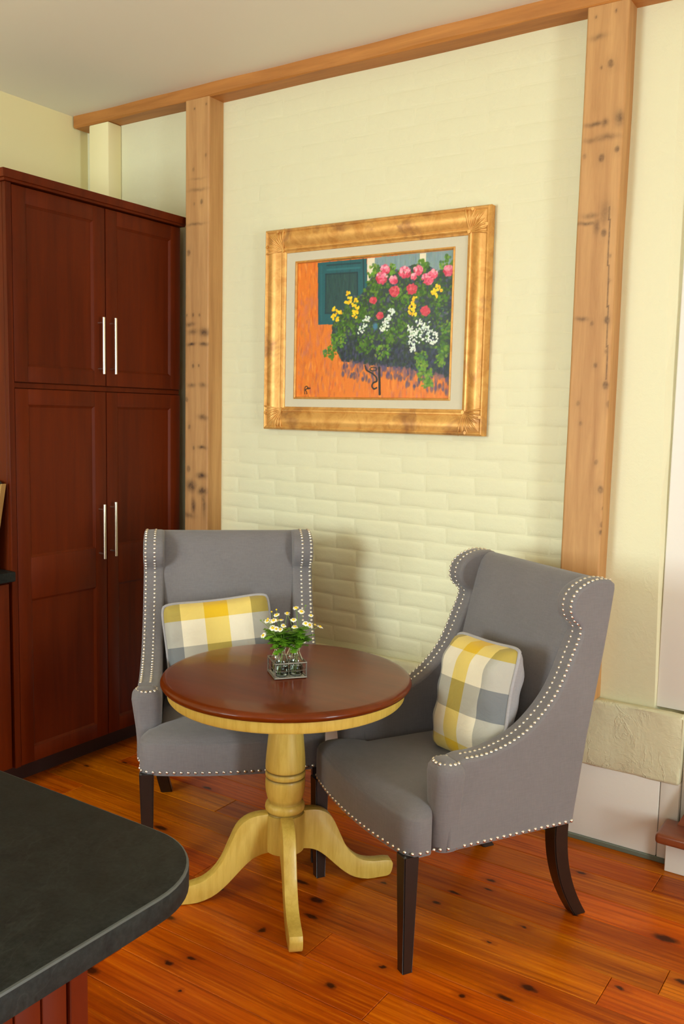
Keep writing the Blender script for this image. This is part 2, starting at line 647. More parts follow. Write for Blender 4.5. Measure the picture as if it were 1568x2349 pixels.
def plank(x0, x1, y0, y1):
    # bevelled board, 26 triangles
    bm = bmesh.new()
    g = 0.0007
    e = 0.0016
    h = 0.020
    X0, X1, Y0, Y1 = x0 + g, x1 - g, y0 + g, y1 - g
    cx, cy = (X0 + X1) / 2, (Y0 + Y1) / 2
    ring = lambda i, z: [(X0 + i - cx, Y0 + i - cy, z), (X1 - i - cx, Y0 + i - cy, z), (X1 - i - cx, Y1 - i - cy, z), (X0 + i - cx, Y1 - i - cy, z)]
    loft(bm, [ring(0, -h), ring(0, -e), ring(e, 0)])
    o = finish('floor_board', bm, 'floor', floor, smooth=False)
    o.location = (cx, cy, fr.uniform(-0.0006, 0.0))
    return o


for i, (ya, yb) in enumerate(zip(ys, ys[1:])):
    if i in fixed:
        cuts = list(fixed[i])
        cuts = [cuts[0] - fr.uniform(1.9, 2.3)] + cuts + [cuts[0] + fr.uniform(1.8, 2.6)]
        cuts = [c for c in cuts if XL + 0.3 < c < XR - 0.3]
    else:
        if yb < -3.3:
            cuts = [1.8 + fr.uniform(-.4, .4)]
        else:
            c0 = fr.uniform(-0.6, 0.7) if -1.7 < ya < -0.2 else fr.uniform(-0.5, 1.4)
            cuts = [c0, c0 + fr.uniform(2.2, 2.6)]
    b = [XL] + cuts + [XR]
    for xa, xb in zip(b, b[1:]):
        plank(xa, xb, yb, ya)

# ------------------------------------------------------------------ painted bricks of the back wall
BW, BH, BP = 0.2095, 0.0635, 0.0682
br = random.Random(11)


def brick_mesh(w, h, d=0.0018):
    bm = bmesh.new()
    hw, hh = w / 2, h / 2

    sx = [br.uniform(-1, 1) for _ in range(8)]
    sz = [br.uniform(-1, 1) for _ in range(8)]

    def ring(ins, y, jit):
        a_, b_ = hw - ins, hh - ins
        pts = [(-a_, -b_), (-a_ * .3, -b_), (a_ * .35, -b_), (a_, -b_), (a_, b_), (a_ * .3, b_), (-a_ * .35, b_), (-a_, b_)]
        return [(px + sx[k] * jit, y, pz + sz[k] * jit) for k, (px, pz) in enumerate(pts)]
    loft(bm, [ring(-0.0015, 0.0006, 0.002), ring(0.0035, -d * 0.35, 0.003), ring(0.0085, -d * 0.8, 0.0036), ring(0.017, -d, 0.0045)], cap0=False)
    bmesh.ops.recalc_face_normals(bm, faces=bm.faces)
    if sum(f.normal.y for f in bm.faces) > 0:
        bmesh.ops.reverse_faces(bm, faces=bm.faces)
    me = D.meshes.new('brick')
    bm.to_mesh(me)
    bm.free()
    me.polygons.foreach_set('use_smooth', [True] * len(me.polygons))
    me.materials.append(M['wall'])
    return me


full = {k: [brick_mesh(BW, BH, dd) for _ in range(8)] for k, dd in enumerate((0.0030, 0.0018, 0.0009))}
BD = (0.0030, 0.0018, 0.0009)
x_lo, x_hi = -0.276, 1.400
z = 0.565
row = 0
nb = 0
while z + BH < 2.925:
    off = (row % 2) * 0.108 + br.uniform(-0.012, 0.012)
    x = x_lo - off
    while x < x_hi:
        a, b = max(x, x_lo), min(x + BW, x_hi)
        lv = 0 if z < 1.25 else 1 if z < 1.75 else 2
        if b - a > 0.03:
            cx, cz = (a + b) / 2, z + BH / 2
            hidden = 0.06 < a and b < 1.0 and 1.52 < z and z + BH < 2.29
            if not hidden:
                if b - a > BW - 0.002:
                    me = br.choice(full[lv])
                else:
                    me = brick_mesh(b - a, BH, BD[lv])
                o = D.objects.new('brick', me)
                COL.objects.link(o)
                o.parent = wall_back
                o.location = (cx, br.uniform(-0.0005, 0.0005), cz)
                o.rotation_euler = (br.uniform(-.008, .008), br.uniform(-0.008, 0.008), br.uniform(-.003, .003))
                nb += 1
        x += BW + 0.006
    z += BP
    row += 1
print('bricks', nb)

# pilaster in the corner, masonry plinth, baseboard, casing
bm = bmesh.new()
box(bm, -1.075, -0.938, -0.086, 0.0, 0.0, 2.925, 0.008, 2)
structure(finish('trim_1', bm, 'wall_smooth'))


def rough_box(name, x0, x1, y0, y1, z0, z1, mat, step=0.05, amp=0.004, round_=0.012, seed=1):
    bm = bmesh.new()
    box(bm, x0, x1, y0, y1, z0, z1, round_, 3)
    long_e = [e for e in bm.edges if e.calc_length() > 0.12]
    for e in long_e:
        pass
    n = int((x1 - x0) / step)
    for k in range(1, n):
        xx = x0 + (x1 - x0) * k / n
        bmesh.ops.bisect_plane(bm, geom=bm.verts[:] + bm.edges[:] + bm.faces[:], plane_co=(xx, 0, 0), plane_no=(1, 0, 0))
    for k in (1, 2, 3):
        zz = z0 + (z1 - z0) * k / 4
        bmesh.ops.bisect_plane(bm, geom=bm.verts[:] + bm.edges[:] + bm.faces[:], plane_co=(0, 0, zz), plane_no=(0, 0, 1))
    rr = random.Random(seed)
    for v in bm.verts:
        if v.co.y < (y0 + y1) / 2:
            v.co.y += rr.uniform(-amp, amp)
        v.co.z += rr.uniform(-amp, amp) * 0.5
    return finish(name, bm, mat)


structure(rough_box('trim_2', -0.42, 1.852, -0.044, 0.0, 0.293, 0.543, 'plaster'), 'rough plastered masonry plinth along the foot of the brick wall')
bm = bmesh.new()
box(bm, -0.42, 1.785, -0.034, 0.0, 0.018, 0.299, 0.004, 2)
box(bm, 1.787, 1.852, -0.034, 0.0, 0.0, 0.299, 0.004, 2)
bb = structure(finish('baseboard_back', bm, 'white_trim'))
bm = bmesh.new()
box(bm, -0.42, 1.826, -0.040, -0.001, 0.0, 0.019, 0.003, 1)
finish('shoe_strip', bm, 'shoe', bb)['label'] = 'grey-green painted strip at the floor'
bm = bmesh.new()
box(bm, 1.744, 2.7, 0.012, 0.038, 0.543, ZC, 0.003, 1)
structure(finish('trim_3', bm, 'white_trim'), 'white casing board at the right of the brick wall')
bm = bmesh.new()
box(bm, 1.853, 2.7, -0.012, 0.038, 0.0, 0.542, 0.003, 1)
structure(finish('trim_4', bm, 'white_trim'))


# ------------------------------------------------------------------ timber frame
def timber(name, x0, x1, y0, y1, z0, z1, streaks, knots, crack=None, seed=0):
    rr = np.random.default_rng(seed)
    per = []
    nf, ns = 30, 16
    c = 0.004
    per += [(x0 + c + (x1 - x0 - 2 * c) * i / nf, y0) for i in range(nf + 1)]
    per += [(x1, y0 + c + (y1 - y0 - c) * i / ns) for i in range(ns + 1)]
    per += [(x0, y1 - (y1 - y0 - c) * i / ns) for i in range(ns + 1)]
    nz = int((z1 - z0) / 0.0042)
    zs_ = np.linspace(z0, z1, nz)
    wob = np.cumsum(rr.normal(0, 1, nz))
    k = np.hanning(61); k /= k.sum()
    wob = np.convolve(np.pad(wob - wob.mean(), 30, 'edge'), k, 'valid')
    wob = wob / (np.abs(wob).max() + 1e-9) * 0.002
    bm = bmesh.new()
    loft(bm, [[(x + wob[i] * (1 if x > (x0 + x1) / 2 else 0.6), y + (wob[-i] * 0.5 if y < (y0 + y1) / 2 else 0), z) for x, y in per] for i, z in enumerate(zs_)])
    o = finish(name, bm, 'post', angle=50)
    co = np.empty(len(o.data.vertices) * 3)
    o.data.vertices.foreach_get('co', co)
    co = co.reshape(-1, 3)
    st = np.zeros(len(co))
    front = co[:, 1] < y0 + 0.006
    jx = 0.0022 * np.sin(co[:, 2] * 31 + 3) + 0.0012 * np.sin(co[:, 2] * 83)
    jz = 0.0018 * np.sin(co[:, 0] * 57 + co[:, 2] * 3) + 0.001 * np.sin(co[:, 0] * 171 + 1)
    for x, z, w, h, s in streaks:
        s = min(1, s * 1.25)
        d = np.hypot((co[:, 0] + jx - x) / w, (co[:, 2] + jz - z) / (h * 1.25))
        st = np.maximum(st, s * np.exp(-d * d * 1.1) * front)
    for x, z, r, s in knots:
        d = np.hypot((co[:, 0] - x + jx * .6) / (r * .8), (co[:, 2] - z + jz * .6) / (r * 1.1))
        st = np.maximum(st, .85 * s * np.clip((1.25 - d) * 1.6, 0, 1) * front)
        st = np.maximum(st, 0.22 * s * np.clip(1 - d / 3.0, 0, 1) * front)
    if crack:
        (xa, za), (xb, zb) = crack
        xc = xa + (xb - xa) * (co[:, 2] - za) / (zb - za) + jx * 0.4
        st = np.maximum(st, 0.75 * (np.abs(co[:, 0] - xc) < 0.0024) * front * (co[:, 2] < za) * (co[:, 2] > zb))
    a = o.data.attributes.new('stain', 'FLOAT', 'POINT')
    a.data.foreach_set('value', np.clip(st, 0, 1).astype(np.float32))
    return o


LS = [(-.393, 1.942, .03, .008, .6), (-.375, 1.907, .03, .010, .55), (-.306, 1.904, .028, .014, .85), (-.384, 1.852, .026, .006, .85),
      (-.307, 1.851, .026, .007, .9), (-.383, 1.666, .026, .008, .5), (-.315, 1.666, .022, .009, .5), (-.31, 1.519, .03, .010, .6),
      (-.311, 1.381, .026, .007, .7), (-.32, 1.25, .03, .012, .8), (-.38, 1.2, .03, .022, .8), (-.31, 1.179, .03, .014, .9),
      (-.367, 1.109, .014, .026, .7), (-.36, 2.385, .06, .005, .45), (-.347, 2.534, .055, .006, .4), (-.347, 2.582, .05, .004, .25),
      (-.40, 1.06, .04, .01, .5), (-.3, 1.12, .012, .05, .5)]
LK = [(-.403, 2.262, .014, .75), (-.371, 1.983, .009, .7), (-.41, 1.984, .006, .7), (-.332, 1.981, .007, .7), (-.37, 1.753, .009, .8),
      (-.335, 1.753, .007, .7), (-.409, 1.6, .012, .7), (-.395, 1.475, .010, .7), (-.364, 1.379, .009, .7), (-.399, 1.279, .015, .7),
      (-.303, 1.523, .011, .6), (-.326, 2.481, .011, .75), (-.374, 2.624, .008, .55), (-.301, 2.677, .008, .55), (-.369, 2.886, .005, .9),
      (-.299, 2.894, .005, .8), (-.37, 2.474, .007, .4)]
RS = [(1.449, 2.825, .03, .008, .4), (1.533, 2.551, .018, .022, .55), (1.45, 2.543, .035, .006, .6), (1.485, 2.541, .012, .010, .6),
      (1.437, 2.492, .03, .007, .4), (1.49, 2.494, .045, .009, .45), (1.452, 2.242, .03, .008, .45), (1.5, 2.245, .022, .035, .35),
      (1.478, 2.204, .012, .02, .5), (1.44, 2.217, .05, .005, .55), (1.438, 1.894, .022, .006, .6)]
RK = [(1.494, 2.73, .013, .8), (1.462, 2.723, .005, .7), (1.48, 2.428, .013, .85), (1.53, 2.45, .011, .8), (1.435, 2.892, .005, .95),
      (1.502, 2.897, .005, .95), (1.421, 2.441, .009, .45), (1.501, 2.179, .013, .75), (1.525, 1.886, .013, .85), (1.473, 1.879, .008, .6),
      (1.495, 1.735, .009, .6), (1.533, 1.665, .014, .8), (1.554, 1.6, .016, .6), (1.441, 1.603, .009, .5), (1.454, 1.532, .008, .5),
      (1.536, 1.305, .013, .7), (1.55, 1.241, .008, .65), (1.55, 1.184, .011, .75), (1.547, 1.156, .009, .8), (1.516, 1.401, .009, .55),
      (1.532, 1.78, .008, .6), (1.524, 2.1, .007, .5), (1.528, 2.017, .007, .5)]
tag(timber('timber_post', -0.4225, -0.2802, -0.096, 0.0, 0.545, 2.926, LS, LK, seed=2),
    'reclaimed timber post with dark stain bars, beside the cherry pantry', 'post')
tag(timber('timber_post', 1.4054, 1.547, -0.083, 0.0, 0.545, 2.926, RS, RK, ((1.515, 2.265), (1.536, 1.686)), seed=5),
    'knotty timber post with a long crack, behind the right wingback chair', 'post')
bm = bmesh.new()
nx = 90
rings = []
bwr = random.Random(5)
for i in range(nx + 1):
    x = -1.175 + (2.72 + 1.175) * i / nx
    w1 = 0.0025 * math.sin(x * 5.1) + 0.002 * math.sin(x * 13 + 1)
    ch = 0.006 + 0.004 * math.sin(x * 7 + 2)
    y0 = -0.0935 + w1
    zb = 2.925 + 0.0012 * math.sin(x * 6)
    rings.append([(x, 0.0, zb), (x, y0 + ch, zb), (x, y0, zb + ch), (x, y0, ZC), (x, 0.0, ZC)])
loft(bm, rings)
tag(finish('ceiling_beam', bm, 'beam', angle=30), 'orange-brown timber beam running under the ceiling along the cream wall', 'beam')

# ------------------------------------------------------------------ pantry cabinet
XF = -0.473
Y0, Y1 = -1.005, -0.06
pantry = thing('pantry_cabinet', 'tall dark cherry pantry cabinet with four shaker doors and bar pulls', 'cabinet', (XF - 0.3, (Y0 + Y1) / 2, 0))
PO = Vector(pantry.location)


def pbox(bm, x0, x1, y0, y1, z0, z1, bev=0.0, seg=2):
    return box(bm, x0 - PO.x, x1 - PO.x, y0 - PO.y, y1 - PO.y, z0, z1, bev, seg)


bm = bmesh.new()
pbox(bm, XL + 0.004, XF - 0.021, Y0, Y1, 0.105, 2.388, 0.0015, 1)
pbox(bm, XF - 0.0205, XF, Y0, Y0 + 0.026, 0.105, 2.388, 0.0015, 1)      # near stile of the face
pbox(bm, XF - 0.0205, XF - 0.010, Y0 + 0.0265, Y1 - 0.012, 1.622, 1.642, 0.001, 1)   # rail between upper and lower doors
finish('carcass', bm, 'cherry', pantry)
bm = bmesh.new()
pbox(bm, XL + 0.01, XF - 0.105, Y0 + 0.002, Y1 - 0.002, 0.0, 0.104)
finish('toe_kick', bm, 'cherry_dark', pantry)
bm = bmesh.new()
cr = [(0.0, 2.3885), (0.010, 2.3885), (0.014, 2.396), (0.022, 2.398), (0.026, 2.428), (0.0, 2.432)]
ring = lambda d, z: [(XL + 0.004 - PO.x, Y0 - d - PO.y, z), (XF + d - PO.x, Y0 - d - PO.y, z), (XF + d - PO.x, Y1 + min(d, 0.004) - PO.y, z), (XL + 0.004 - PO.x, Y1 + min(d, 0.004) - PO.y, z)]
loft(bm, [ring(d, z) for d, z in cr])
finish('crown_moulding', bm, 'cherry', pantry, angle=20)


def shaker_door(bm, y0, y1, z0, z1, mids=(), x1=XF, th=0.02, st=0.062):
    o = PO
    cells = [z0 + st] + [v for m in mids for v in (m - 0.085, m + 0.085)] + [z1 - st]
    # slab behind, stiles, rails (chamfered toward the panels)
    pbox(bm, x1 - th, x1 - 0.0085, y0, y1, z0, z1)
    pbox(bm, x1 - 0.009, x1, y0, y0 + st, z0, z1, 0.002, 2)
    pbox(bm, x1 - 0.009, x1, y1 - st, y1, z0, z1, 0.002, 2)
    rz = [(z0, z0 + st)] + [(m - 0.085, m + 0.085) for m in mids] + [(z1 - st, z1)]
    for a, b in rz:
        pbox(bm, x1 - 0.009, x1, y0 + st - 0.0005, y1 - st + 0.0005, a, b, 0.002, 2)
    for a, b in zip(cells[0::2], cells[1::2]):      # sloped bead round each panel
        p = [(y0 + st, a), (y1 - st, a), (y1 - st, b), (y0 + st, b)]
        q = [(y0 + st + 0.009, a + 0.009), (y1 - st - 0.009, a + 0.009), (y1 - st - 0.009, b - 0.009), (y0 + st + 0.009, b - 0.009)]
        for i in range(4):
            j = (i + 1) % 4
            bm.faces.new([bm.verts.new((x - o.x, y - o.y, z)) for x, (y, z) in ((x1 - 0.002, p[i]), (x1 - 0.002, p[j]), (x1 - 0.0083, q[j]), (x1 - 0.0083, q[i]))])


def bar_pull(name, y, z0, z1, parent, x=XF):
    bm = bmesh.new()
    xo = 0.034
    tube(bm, [(x + xo - PO.x, y - PO.y, z0), (x + xo - PO.x, y - PO.y, z1)], 0.0062, 14)
    for z in (z0 + 0.022, z1 - 0.022):
        tube(bm, [(x - 0.001 - PO.x, y - PO.y, z), (x + xo - PO.x, y - PO.y, z)], 0.004, 10)
    o = finish(name, bm, 'nickel', parent)
    o['label'] = 'satin nickel bar pull'
    return o


for (ya, yb, za, zb, mids, hy, h0, h1) in [
        (-0.978, -0.5245, 1.645, 2.382, (), -0.563, 1.694, 1.929), (-0.5205, -0.075, 1.645, 2.382, (), -0.498, 1.696, 1.931),
        (-0.978, -0.5245, 0.108, 1.619, (0.867,), -0.566, 0.907, 1.142), (-0.5205, -0.075, 0.108, 1.619, (0.867,), -0.503, 0.912, 1.148)]:
    bm = bmesh.new()
    shaker_door(bm, ya, yb, za, zb, mids)
    d = finish('door', bm, 'cherry', pantry, recalc=True, angle=30)
    bar_pull('bar_handle', hy, h0, h1, d)

# counter and base cabinet left of the pantry
bm = bmesh.new()
box(bm, XL + 0.003, -0.440, -3.0, -1.012, 0.872, 0.912, 0.005, 2)
tag(finish('kitchen_worktop', bm, 'slate'), 'dark slate worktop ending against the side of the pantry', 'worktop')
base = thing('base_cabinet', 'cherry base cabinet under the worktop at the left edge', 'cabinet', (-0.82, -2.0, 0))
PO = Vector(base.location)
bm = bmesh.new()
pbox(bm, XL + 0.004, -0.495, -2.99, -1.012, 0.105, 0.870, 0.001, 1)
finish('carcass', bm, 'cherry', base)
bm = bmesh.new()
pbox(bm, XL + 0.01, -0.56, -2.99, -1.012, 0.0, 0.104)
finish('toe_kick', bm, 'cherry_dark', base)
for ya, yb in [(-1.47, -1.02), (-1.925, -1.475), (-2.38, -1.93)]:
    bm = bmesh.new()
    shaker_door(bm, ya, yb, 0.112, 0.86, (), x1=-0.474)
    d = finish('door', bm, 'cherry', base, angle=30)
    if yb < -1.1:
        bar_pull('bar_handle', yb - 0.04, 0.6, 0.82, d, x=-0.474)

# board leaning on the worktop beside the pantry
bd = thing('serving_board', 'framed dark board leaning on the worktop against the pantry side', 'board', (-0.690, -1.052, 0.912))
bm = bmesh.new()
T = math.tan(math.radians(7))
pts = lambda x0, x1, z0, z1, d0, d1: [[(x0 * (1 if z == z0 else 1.05) if x0 < 0 else x0, z * T - 0.02 + d, z), (x1 * (0.93 if z == z0 else 1.0), z * T - 0.02 + d, z)] for z in (z0, z1) for d in (d0, d1)]
prof = [(-0.2, 0.0), (0.168, 0.0), (0.196, 0.335), (0.17, 0.35), (-0.2, 0.35)]
loft(bm, [[(x, z * T - 0.024 + d, z) for x, z in prof] for d in (0.0, 0.014)])
finish('board', bm, 'frame_black', bd, angle=30)
bm = bmesh.new()
loft(bm, [[(x, z * T - 0.024 + d, z) for x, z in [(0.172, 0.0), (0.180, 0.0), (0.208, 0.34), (0.200, 0.34)]] for d in (-0.004, 0.016)])
finish('wooden_rim', bm, 'board_edge', bd, angle=30)['label'] = 'tan wooden rim'

# ------------------------------------------------------------------ island
bm = bmesh.new()
IX0, IX1, IY0, IY1, CR = 0.35, 1.711, -3.05, -2.246, 0.135
outline = [(IX0, IY0), (IX1, IY0)]
outline += [(IX1 - CR + CR * math.cos(t), IY1 - CR + CR * math.sin(t)) for t in np.linspace(0, PI / 2, 14)]
outline += [(IX0, IY1)]
rings = []
for ins, z in [(0.006, 0.880), (0.0, 0.885), (0.0, 0.9165), (0.0012, 0.9190), (0.0035, 0.920)]:
    rings.append([(p[0], p[1], z) for p in inset2(outline, ins)])
loft(bm, rings)
iw = finish('island_worktop', bm, 'slate', angle=35)
iw.data.materials.append(M['slate_highlight'])
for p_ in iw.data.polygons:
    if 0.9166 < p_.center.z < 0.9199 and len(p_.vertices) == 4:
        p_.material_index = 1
tag(iw, 'dark slate island worktop with a rounded corner at lower left', 'worktop')
isl = thing('island_cabinet', 'cherry beadboard island base under the slate worktop', 'cabinet', (1.0, -2.75, 0))
io = Vector(isl.location)
bm = bmesh.new()
box(bm, 0.45 - io.x, 1.648 - io.x, -3.03 - io.y, -2.463 - io.y, 0, 0.879, 0.001, 1)
finish('carcass', bm, 'island_cherry', isl)
bm = bmesh.new()
box(bm, 1.6485 - io.x, 1.662 - io.x, -2.486 - io.y, -2.458 - io.y, 0, 0.879, 0.0015, 1)
finish('corner_post', bm, 'island_cherry', isl)
yb = -2.4885
while yb > -2.98:
    bm = bmesh.new()
    box(bm, 1.6485 - io.x, 1.659 - io.x, yb - 0.037 - io.y, yb - io.y, 0.0, 0.879, 0.003, 2)
    finish('bead_board', bm, 'island_cherry', isl)
    yb -= 0.0385

# ------------------------------------------------------------------ stair step at the right
st = thing('stair_step', 'wooden stair tread on a white riser at the right edge', 'stair', (2.15, -0.1, 0))
so = Vector(st.location)
bm = bmesh.new()
box(bm, 1.828 - so.x, 2.6 - so.x, -0.086 - so.y, -0.046 - so.y, 0.0, 0.138, 0.002, 1)
finish('riser', bm, 'white_trim', st)
bm = bmesh.new()
box(bm, 1.815 - so.x, 2.62 - so.x, -0.195 - so.y, -0.046 - so.y, 0.140, 0.175, 0.012, 4)
finish('tread', bm, 'tread', st)
bm = bmesh.new()
sl = [(1.862, 0.1755), (2.5, 0.1755), (2.5, 0.62), (2.06, 0.62)]
loft(bm, [[(x - so.x, y - so.y, z) for x, z in sl] for y in (-0.085, -0.046)])
finish('stringer', bm, 'tread', st, angle=30)


# ------------------------------------------------------------------ wingback chairs
def build_chair(name, label):
    ch = thing(name, label, 'chair')
    # seat
    fr_ = 0.285
    plan = [(-0.245, -0.246), (0.185, -0.246), (0.192, -0.306)]
    vs = np.linspace(-1, 1, 25)
    front = []
    for v in vs:
        av = abs(v)
        u = 0.268 + 0.034 * (1 - v * v)
        y = 0.3115 * v
        if av > 0.93:
            k = (av - 0.93) / 0.07
            u -= 0.016 * (1 - math.sqrt(max(0, 1 - k * k)))
        front.append((u, y))
    plan = [(-0.245, 0.246), (-0.245, 0.12), (-0.245, -0.12), (-0.245, -0.246), (-0.05, -0.246), (0.185, -0.246), (0.194, -0.304), (0.202, -0.3115), (0.235, -0.3125)] + front + \
           [(0.235, 0.3125), (0.202, 0.3115), (0.194, 0.304), (0.185, 0.246), (-0.05, 0.246)]
    plan = np.array(plan)
    cen = np.array([0.02, 0.0])

    def ring(sc, z, drop=0.0):
        P = cen + (plan - cen) * np.array(sc)
        return [(p[0], p[1], z - drop * max(0, (p[0] - 0.12) / 0.18) ** 2) for p in P]
    bm = bmesh.new()
    loft(bm, [ring((.985, .985), .339), ring((1, 1), .344), ring((1.003, 1.003), .40), ring((1, 1), .444), ring((.992, .990), .452),
              ring((.982, .978), .4535), ring((.972, .966), .458), ring((.93, .91), .470), ring((.84, .80), .480), ring((.6, .55), .487), ring((.3, .28), .489)])
    finish('seat', bm, 'fabric', ch, angle=50)
    # back
    fz = [(.44, -.190), (.52, -.199), (.62, -.222), (.74, -.250), (.86, -.279), (.96, -.305), (1.02, -.321), (1.05, -.331), (1.068, -.345), (1.077, -.362), (1.078, -.38)]
    bz = [(1.073, -.397), (1.058, -.409), (1.0, -.401), (.864, -.380), (.609, -.332), (.45, -.305), (.355, -.292), (.346, -.285), (.346, -.20)]
    bm = bmesh.new()
    rings = []
    for v in np.linspace(-0.262, 0.262, 21):
        k = 1 - (v / 0.262) ** 2
        r = []
        for z_, u in fz:
            r.append((u + 0.012 * k ** 0.6 * (1 if z_ < 1.03 else 0.4), v, z_))
        for z_, u in bz:
            r.append((u, v, z_))
        rings.append(r)
    loft(bm, rings)
    finish('backrest', bm, 'fabric', ch, angle=50)
    # side panels with wing ears
    edge = [(.158, .588), (.108, .605), (.059, .606), (.016, .611), (-.048, .628), (-.107, .656), (-.162, .70), (-.206, .75), (-.236, .803), (-.261, .861),
            (-.279, .90), (-.288, .928), (-.284, .946), (-.266, .960), (-.252, .980), (-.247, 1.006), (-.254, 1.034), (-.276, 1.058), (-.312, 1.075), (-.35, 1.082), (-.39, 1.078)]
    es = smooth_poly(edge, 4)
    rear = [(-.407, 1.066), (-.4085, 1.05), (-.395, .96), (-.379, .864), (-.355, .735), (-.331, .609), (-.310, .47), (-.297, .39), (-.292, .344), (-.1, .344), (.05, .343), (.157, .343), (.158, .45)]
    poly = [tuple(p) for p in es] + rear      # counter-clockwise in (u, z)
    for s in (1, -1):
        bm = bmesh.new()
        R_ = []
        for v, ins in [(.249, .011), (.2505, .005), (.255, .0015), (.262, 0), (.288, -.0008), (.314, 0), (.321, .0015), (.3255, .005), (.327, .011)]:
            q = inset2(poly, ins)
            R_.append([(a, s * (v - 0.012 * max(0, (0.5 - b) / 0.15) * 0), b) for a, b in q])
        loft(bm, R_)
        ws = finish('wing_side', bm, 'fabric', ch, angle=50)
        for p_ in ws.data.polygons:
            if len(p_.vertices) > 8:
                p_.use_smooth = False
        # padded arm front
        bm = bmesh.new()
        R_ = []

        def arm_ring(u0, u1, v0, v1, z_, r):
            r2 = min(.012, r)
            pts = []
            for (cu, cv, a0) in [(u1 - r, v1 - r, 0), (u0 + r2, v1 - r2, 90), (u0 + r2, v0 + r2, 180), (u1 - r, v0 + r, 270)]:
                rr = r if a0 in (0, 270) else r2
                for t in np.linspace(0, 90, 7):
                    a = math.radians(a0 + t)
                    pts.append((cu + rr * math.cos(a), s * (cv + rr * math.sin(a)), z_))
            return pts
        for z_, gl, sh in [(.339, 0, .006), (.344, 0, .001), (.40, .15, 0), (.46, .35, 0), (.52, .7, 0), (.566, .97, 0), (.582, 1, .002), (.592, 1, .007), (.599, 1, .015), (.6035, 1, .024), (.605, 1, .033)]:
            v1 = .322 + .023 * gl
            v0 = .244 - .002 * gl
            R_.append(arm_ring(.112 + sh, .186 + .008 * gl - sh, v0 + sh, v1 - sh, z_, .036 if sh < .01 else (.022 if sh < .02 else .005)))
        loft(bm, R_)
        finish('arm_front', bm, 'fabric', ch, angle=50)
    # legs
    for s in (1, -1):
        bm = bmesh.new()
        cu, cv = .260, s * .289
        sq = lambda a, u, v, z_: [(u - a, v - a, z_), (u + a, v - a, z_), (u + a, v + a, z_), (u - a, v + a, z_)]
        loft(bm, [sq(.0155, cu - .004, cv - s * .004, 0), sq(.016, cu - .004, cv - s * .004, .004), sq(.0235, cu, cv, .346)])
        bmesh.ops.bevel(bm, geom=[e for e in bm.edges if e.calc_length() > .2], offset=.003, segments=2, affect='EDGES')
        finish('leg', bm, 'espresso', ch, angle=50)
        bm = bmesh.new()
        R_ = []
        for k in range(15):
            t = k / 14
            z_ = .346 * (1 - t)
            u = -.262 - .129 * t ** 2.0 - .004 * t
            v = s * (.288 - .046 * t ** 1.3)
            R_.append(sq(.0255 - .003 * t, u, v, z_))
        loft(bm, R_)
        bmesh.ops.bevel(bm, geom=[e for e in bm.edges if abs((e.verts[0].co - e.verts[1].co).normalized().z) > .6], offset=.003, segments=2, affect='EDGES')
        finish('leg', bm, 'espresso', ch, angle=50)
    # nailhead trim: one joined part per run
    bm = bmesh.new()

    def nail(p, n, r=.0054):
        p, n = Vector(p), Vector(n).normalized()
        a = n.orthogonal().normalized()
        b = n.cross(a)
        rg = []
        for rr, h in ((1.0, -.0006), (.82, .0020), (.42, .0034)):
            rg.append([p + n * h + (a * math.cos(k * PI / 4) + b * math.sin(k * PI / 4)) * r * rr for k in range(8)])
        loft(bm, rg, cap0=False)
    run = [p for p in es if not (p[0] > .10)]
    L = resample(run, .0165)
    for s in (1, -1):
        for v in (.284, .3175):
            for i, p in enumerate(L):
                q = L[min(i + 1, len(L) - 1)] - L[max(i - 1, 0)]
                nrm = Vector((q[1], 0, -q[0]))
                if nrm.z < 0 and nrm.x < 0:
                    nrm = -nrm
                nail((p[0], s * v, p[1]), (nrm.x, 0, nrm.z))
        top = [(.105, .284), (.128, .268), (.150, .259), (.170, .263), (.180, .276), (.183, .296), (.177, .315), (.160, .327), (.138, .329), (.112, .319)]
        for p in resample(top, .0150)[1:-1]:
            nail((p[0], s * p[1], .5985), ((p[0] - .150) * 18, s * (p[1] - .292) * 14, 1))
        # bottom row along the side and round the arm front
        for u in np.arange(-.283, .105, .0225):
            nail((u, s * .3278, .3555), (0, s, 0))
        for (u, v, nu, nv) in [(.125, .3235, 0, 1), (.150, .3235, 0, 1), (.174, .318, .5, 1), (.190, .3115, .3, 1)]:
            nail((u, s * v, .354), (nu, s * nv, 0))
    fp = [(.212, -.3135), (.236, -.314)] + [(a + .0015, b) for a, b in front] + [(.236, .314), (.212, .3135)]
    fp = resample(fp, .0232)
    for i, p in enumerate(fp):
        q = fp[min(i + 1, len(fp) - 1)] - fp[max(i - 1, 0)]
        nail((p[0], p[1], .353), (q[1], -q[0], 0))
    nt = finish('nailhead_trim', bm, 'nail', ch, angle=70)
    nt['kind'] = 'stuff'
    nt['label'] = 'rows of pewter nailheads'
    return ch


def copy_thing(src, label, loc, rz):
    r = src.copy()
    COL.objects.link(r)
    r.location = loc
    r.rotation_euler = (0, 0, rz)
    r['label'] = label
    for c in list(src.children):
        k = c.copy()
        COL.objects.link(k)
        k.parent = r
        for g in list(c.children):
            h = g.copy()
            COL.objects.link(h)
            h.parent = k
    return r


LP = (.428, -.744, math.radians(313))
RP = (1.255, -.733, math.radians(240))
chair_l = build_chair('wingback_chair', 'grey wingback chair behind the round table, in front of the cherry pantry')
chair_l['group'] = 'grey wingback chairs'
chair_l.location = (LP[0], LP[1], 0)
chair_l.rotation_euler = (0, 0, LP[2])
chair_r = copy_thing(chair_l, 'grey wingback chair seen from its side, right of the round table', (RP[0], RP[1], 0), RP[2])

